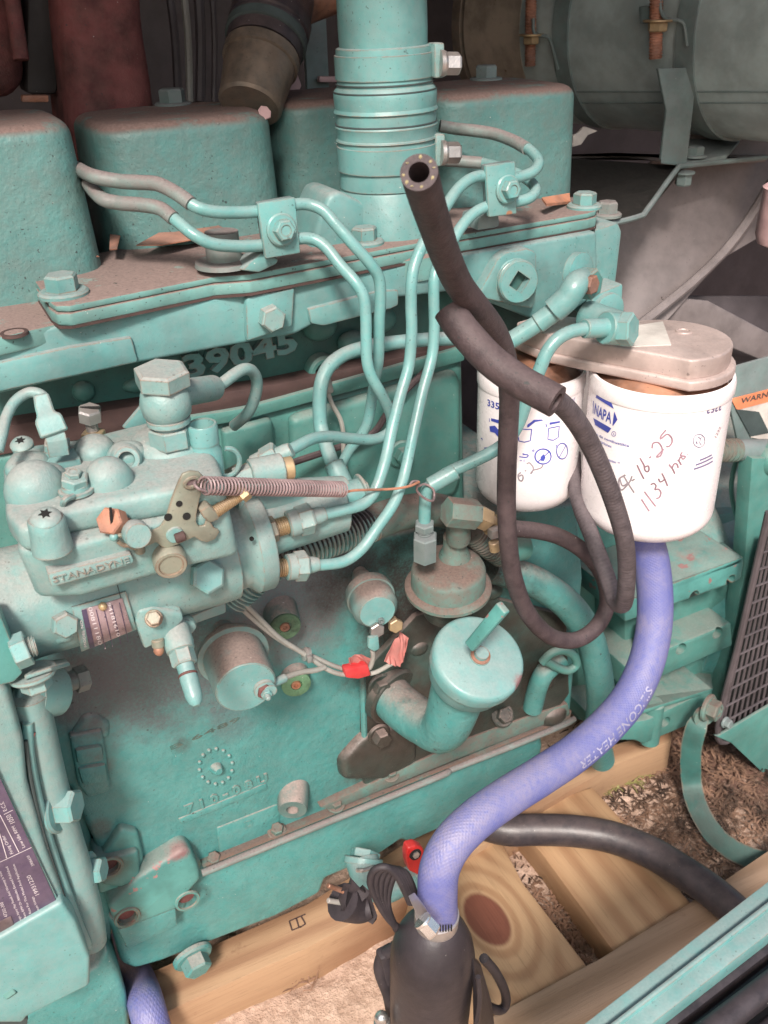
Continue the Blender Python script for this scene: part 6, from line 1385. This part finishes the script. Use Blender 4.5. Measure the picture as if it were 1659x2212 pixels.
# ground strap on the right
gs = T('ground_strap', 'dark green braided strap hanging from a bolt and trailing over the mulch', 'strap', P(1500, 1620, .0))
bm = bmesh.new(); pts = cr([pt(p) for p in [(1522, 1540, -.01), (1505, 1570, -.014), (1493, 1620, -.016), (1494, 1690, -.02)]] + [Q(1508, 1745, .03), Q(1545, 1805, .02), Q(1600, 1845, .02), Q(1690, 1872, .03)], 6); pr_ = None
for i, p in enumerate(pts):
    d = (pts[min(i + 1, len(pts) - 1)] - pts[max(0, i - 1)]).normalized(); nn = (CAM - p).normalized(); s = nn.cross(d).normalized() * .0120 * (.55 + .45 * min(1, i / 6)); nn = d.cross(s).normalized() * .002
    q = [bm.verts.new(v) for v in (p + s, p + nn, p - s, p - nn)]
    if pr_:
        for k in range(4): bm.faces.new((pr_[k], pr_[(k + 1) % 4], q[(k + 1) % 4], q[k]))
    pr_ = q
O('strap_band', bm, 'teal_grimy_shade', gs, sharp=80)
O('strap_eye', lathe(P(1520, 1545, -.012), V((-.2, -1, .1)), [(-.001, .014), (.003, .014), (.0035, .007)], 28), 'dusty_teal', gs)
hexbolt(P(1528, 1528, -.012), V((.35, -1, .1)), .0125, .011, 1.35, .004, 'dusty_teal', gs, dish=True)
hexbolt(P(1566, 1560, -.02), V((.2, -1, .1)), .006, .006, 1.2, .002, 'teal_gray', gs)
# ================================================================ gear housing with data label, lower left
gc = T('gear_housing', 'smooth pale green gear housing with a flanged rim at the lower left', 'gear housing', P(150, 1800, -.07))
O('rim', slab([(45, 1480), (62, 1560), (75, 1600), (95, 1620), (120, 1680), (150, 1760), (185, 1850), (210, 1950), (211, 2035), (190, 2045), (170, 2010), (130, 1930), (90, 1830), (60, 1730), (40, 1650), (20, 1560)], -.068, .10, .012, 5), 'teal_pale', gc)
O('rim_roll', tube([(62, 1500, -.066), (82, 1590, -.066), (103, 1680, -.066), (134, 1790, -.066), (165, 1890, -.066), (187, 1975, -.066), (196, 2032, -.064)], .0125, 28), 'teal_pale', gc)
O('rim_flange', tube([(60, 1560, -.078), (62, 1620, -.080), (75, 1700, -.081), (100, 1800, -.081), (130, 1890, -.081), (160, 1970, -.080), (185, 2030, -.078), (197, 2048, -.07)], .0038, 12), 'teal_clean', gc)
O('gasket_edge', tube([(55, 1600, -.084), (66, 1680, -.086), (90, 1790, -.087), (125, 1900, -.087), (155, 1985, -.086), (185, 2048, -.08)], .0014, 8), 'seam_dark', gc)
O('front_cover', slab([(-80, 1470), (20, 1490), (52, 1600), (60, 1690), (100, 1830), (140, 1940), (160, 2000), (130, 2010), (-80, 2080)], -.092, .05, .010, 4), 'teal_pale', gc)
O('lower_block', slab([(-80, 2070), (135, 1948), (165, 1990), (196, 2070), (195, 2130), (60, 2197), (50, 2212), (-80, 2212)], -.100, .04, .008, 4), 'teal_clean', gc)
O('lower_edge', slab([(-80, 2110), (6, 2112), (62, 2202), (56, 2230), (-80, 2230)], -.094, .01, .002), 'seam_dark', gc)
O('rust_streak', tube([(68, 1580, -.0775), (58, 1610, -.0785), (56, 1640, -.079), (62, 1670, -.0795)], .0030, 8), 'tape_dusty', gc)
hexbolt(P(122, 1742, -.070), V((.9, -.55, .1)), .0125, .013, 1.5, .003, 'teal_clean', gc, spin=.3)
hexbolt(P(190, 1880, -.060), V((.9, -.5, .1)), .0100, .010, 1.4, .003, 'teal_clean', gc, spin=.3)
lb = T('data_label', 'purple black data label with white lettering fixed to the gear housing', 'data label', P(60, 1880, -.095))
O('carrier_plate', slab([(-60, 1640), (-6, 1660), (5, 1690), (145, 1985), (142, 1992), (-60, 2085)], -.0945, .002, .0004), 'teal_clean', lb)
LBL = [(-60, 1560), (-4, 1672), (130, 1965), (0, 2035), (-60, 2070)]
ls = O('label_sheet', slab(LBL, -.0955, .0008, 0), 'label', lb)
Yt = -.0957
def ltxt(s, a, b, h): return text_on(s, P(*a, Yt), P(*b, Yt), h, ext=.0, lift=.0001)
def z3(x, y): return (x * .2099, 1645.7 + y * .2099)
O('label_writing', join(ltxt('Low Idle RPM', z3(262, 878), z3(150, 655), 7), ltxt('1050', z3(160, 628), z3(108, 535), 11), ltxt('E.C.S.', z3(75, 500), z3(35, 405), 8), ltxt('Firing Order', z3(140, 940), z3(42, 752), 7),
    ltxt('3906610', z3(355, 1065), z3(300, 960), 6), ltxt('19931220', z3(410, 1370), z3(312, 1160), 9),
    ltxt('of Minimum Voltage.', z3(440, 1600), z3(340, 1380), 5), ltxt('Fuel Rate For This Model And Application', z3(345, 1620), z3(150, 1050), 5), ltxt('Fuel Rate RPM Or Altitudes Exceed Published', z3(295, 1660), z3(80, 1075), 5),
    ltxt('Damage. Injury May Result And Warranty Is Void', z3(240, 1670), z3(10, 1125), 5), ltxt('47202-300', z3(80, 1590), z3(30, 1440), 7)), 'label_ink', lb)
O('label_lines', join(*[ribbon([P(*z3(*a), Yt), P(*z3((a[0] + b[0]) / 2, (a[1] + b[1]) / 2), Yt), P(*z3(*b), Yt)], .0005, lambda p: FRONT, .0002) for a, b in (((0, 545), (195, 930)), ((-40, 620), (70, 990)), ((0, 1030), (325, 878)), ((40, 540), (130, 495)))]), 'label_ink', lb)
O('label_logo', slab([z3(0, 1640), z3(110, 1590), z3(160, 1720), z3(60, 1830), z3(0, 1830)], -.0962, .0004, 0), 'plate_metal', lb)
O('label_rivet', ell(P(64, 2006, -.097), (.0052, .003, .0045), 16), 'teal_clean', lb)
# big lower left casting and blue hose end at the bottom
fw = T('front_support', 'rounded pale green casting filling the lower left corner below the gear housing', 'casting', P(120, 2150, -.02))
O('casting', slab([(-80, 2180), (60, 2190), (215, 2085), (232, 2050), (262, 2110), (275, 2150), (290, 2300), (-80, 2300)], -.02, .08, .012, 4), 'teal_block', fw)
O('rust_patch', lathe(P(190, 2195, -.034), V((.3, -1, .3)), [(-.001, .004), (.0008, .008), (.0012, 0)], 9), 'rust', fw) if False else None
O('nut', cyl((8, 2130, -.09), (30, 2115, -.09), .012, poly=6), 'teal_far', fw)
O('heater_hose', tube([(262, 2040, .12), (285, 2090, .06), (305, 2135, .01), (318, 2180, -.03), (340, 2260, -.05)], .0165, 28, uv=True), 'blue_hose', label='short piece of blue hose hanging at the bottom left beside the wooden beam', cat='hose')
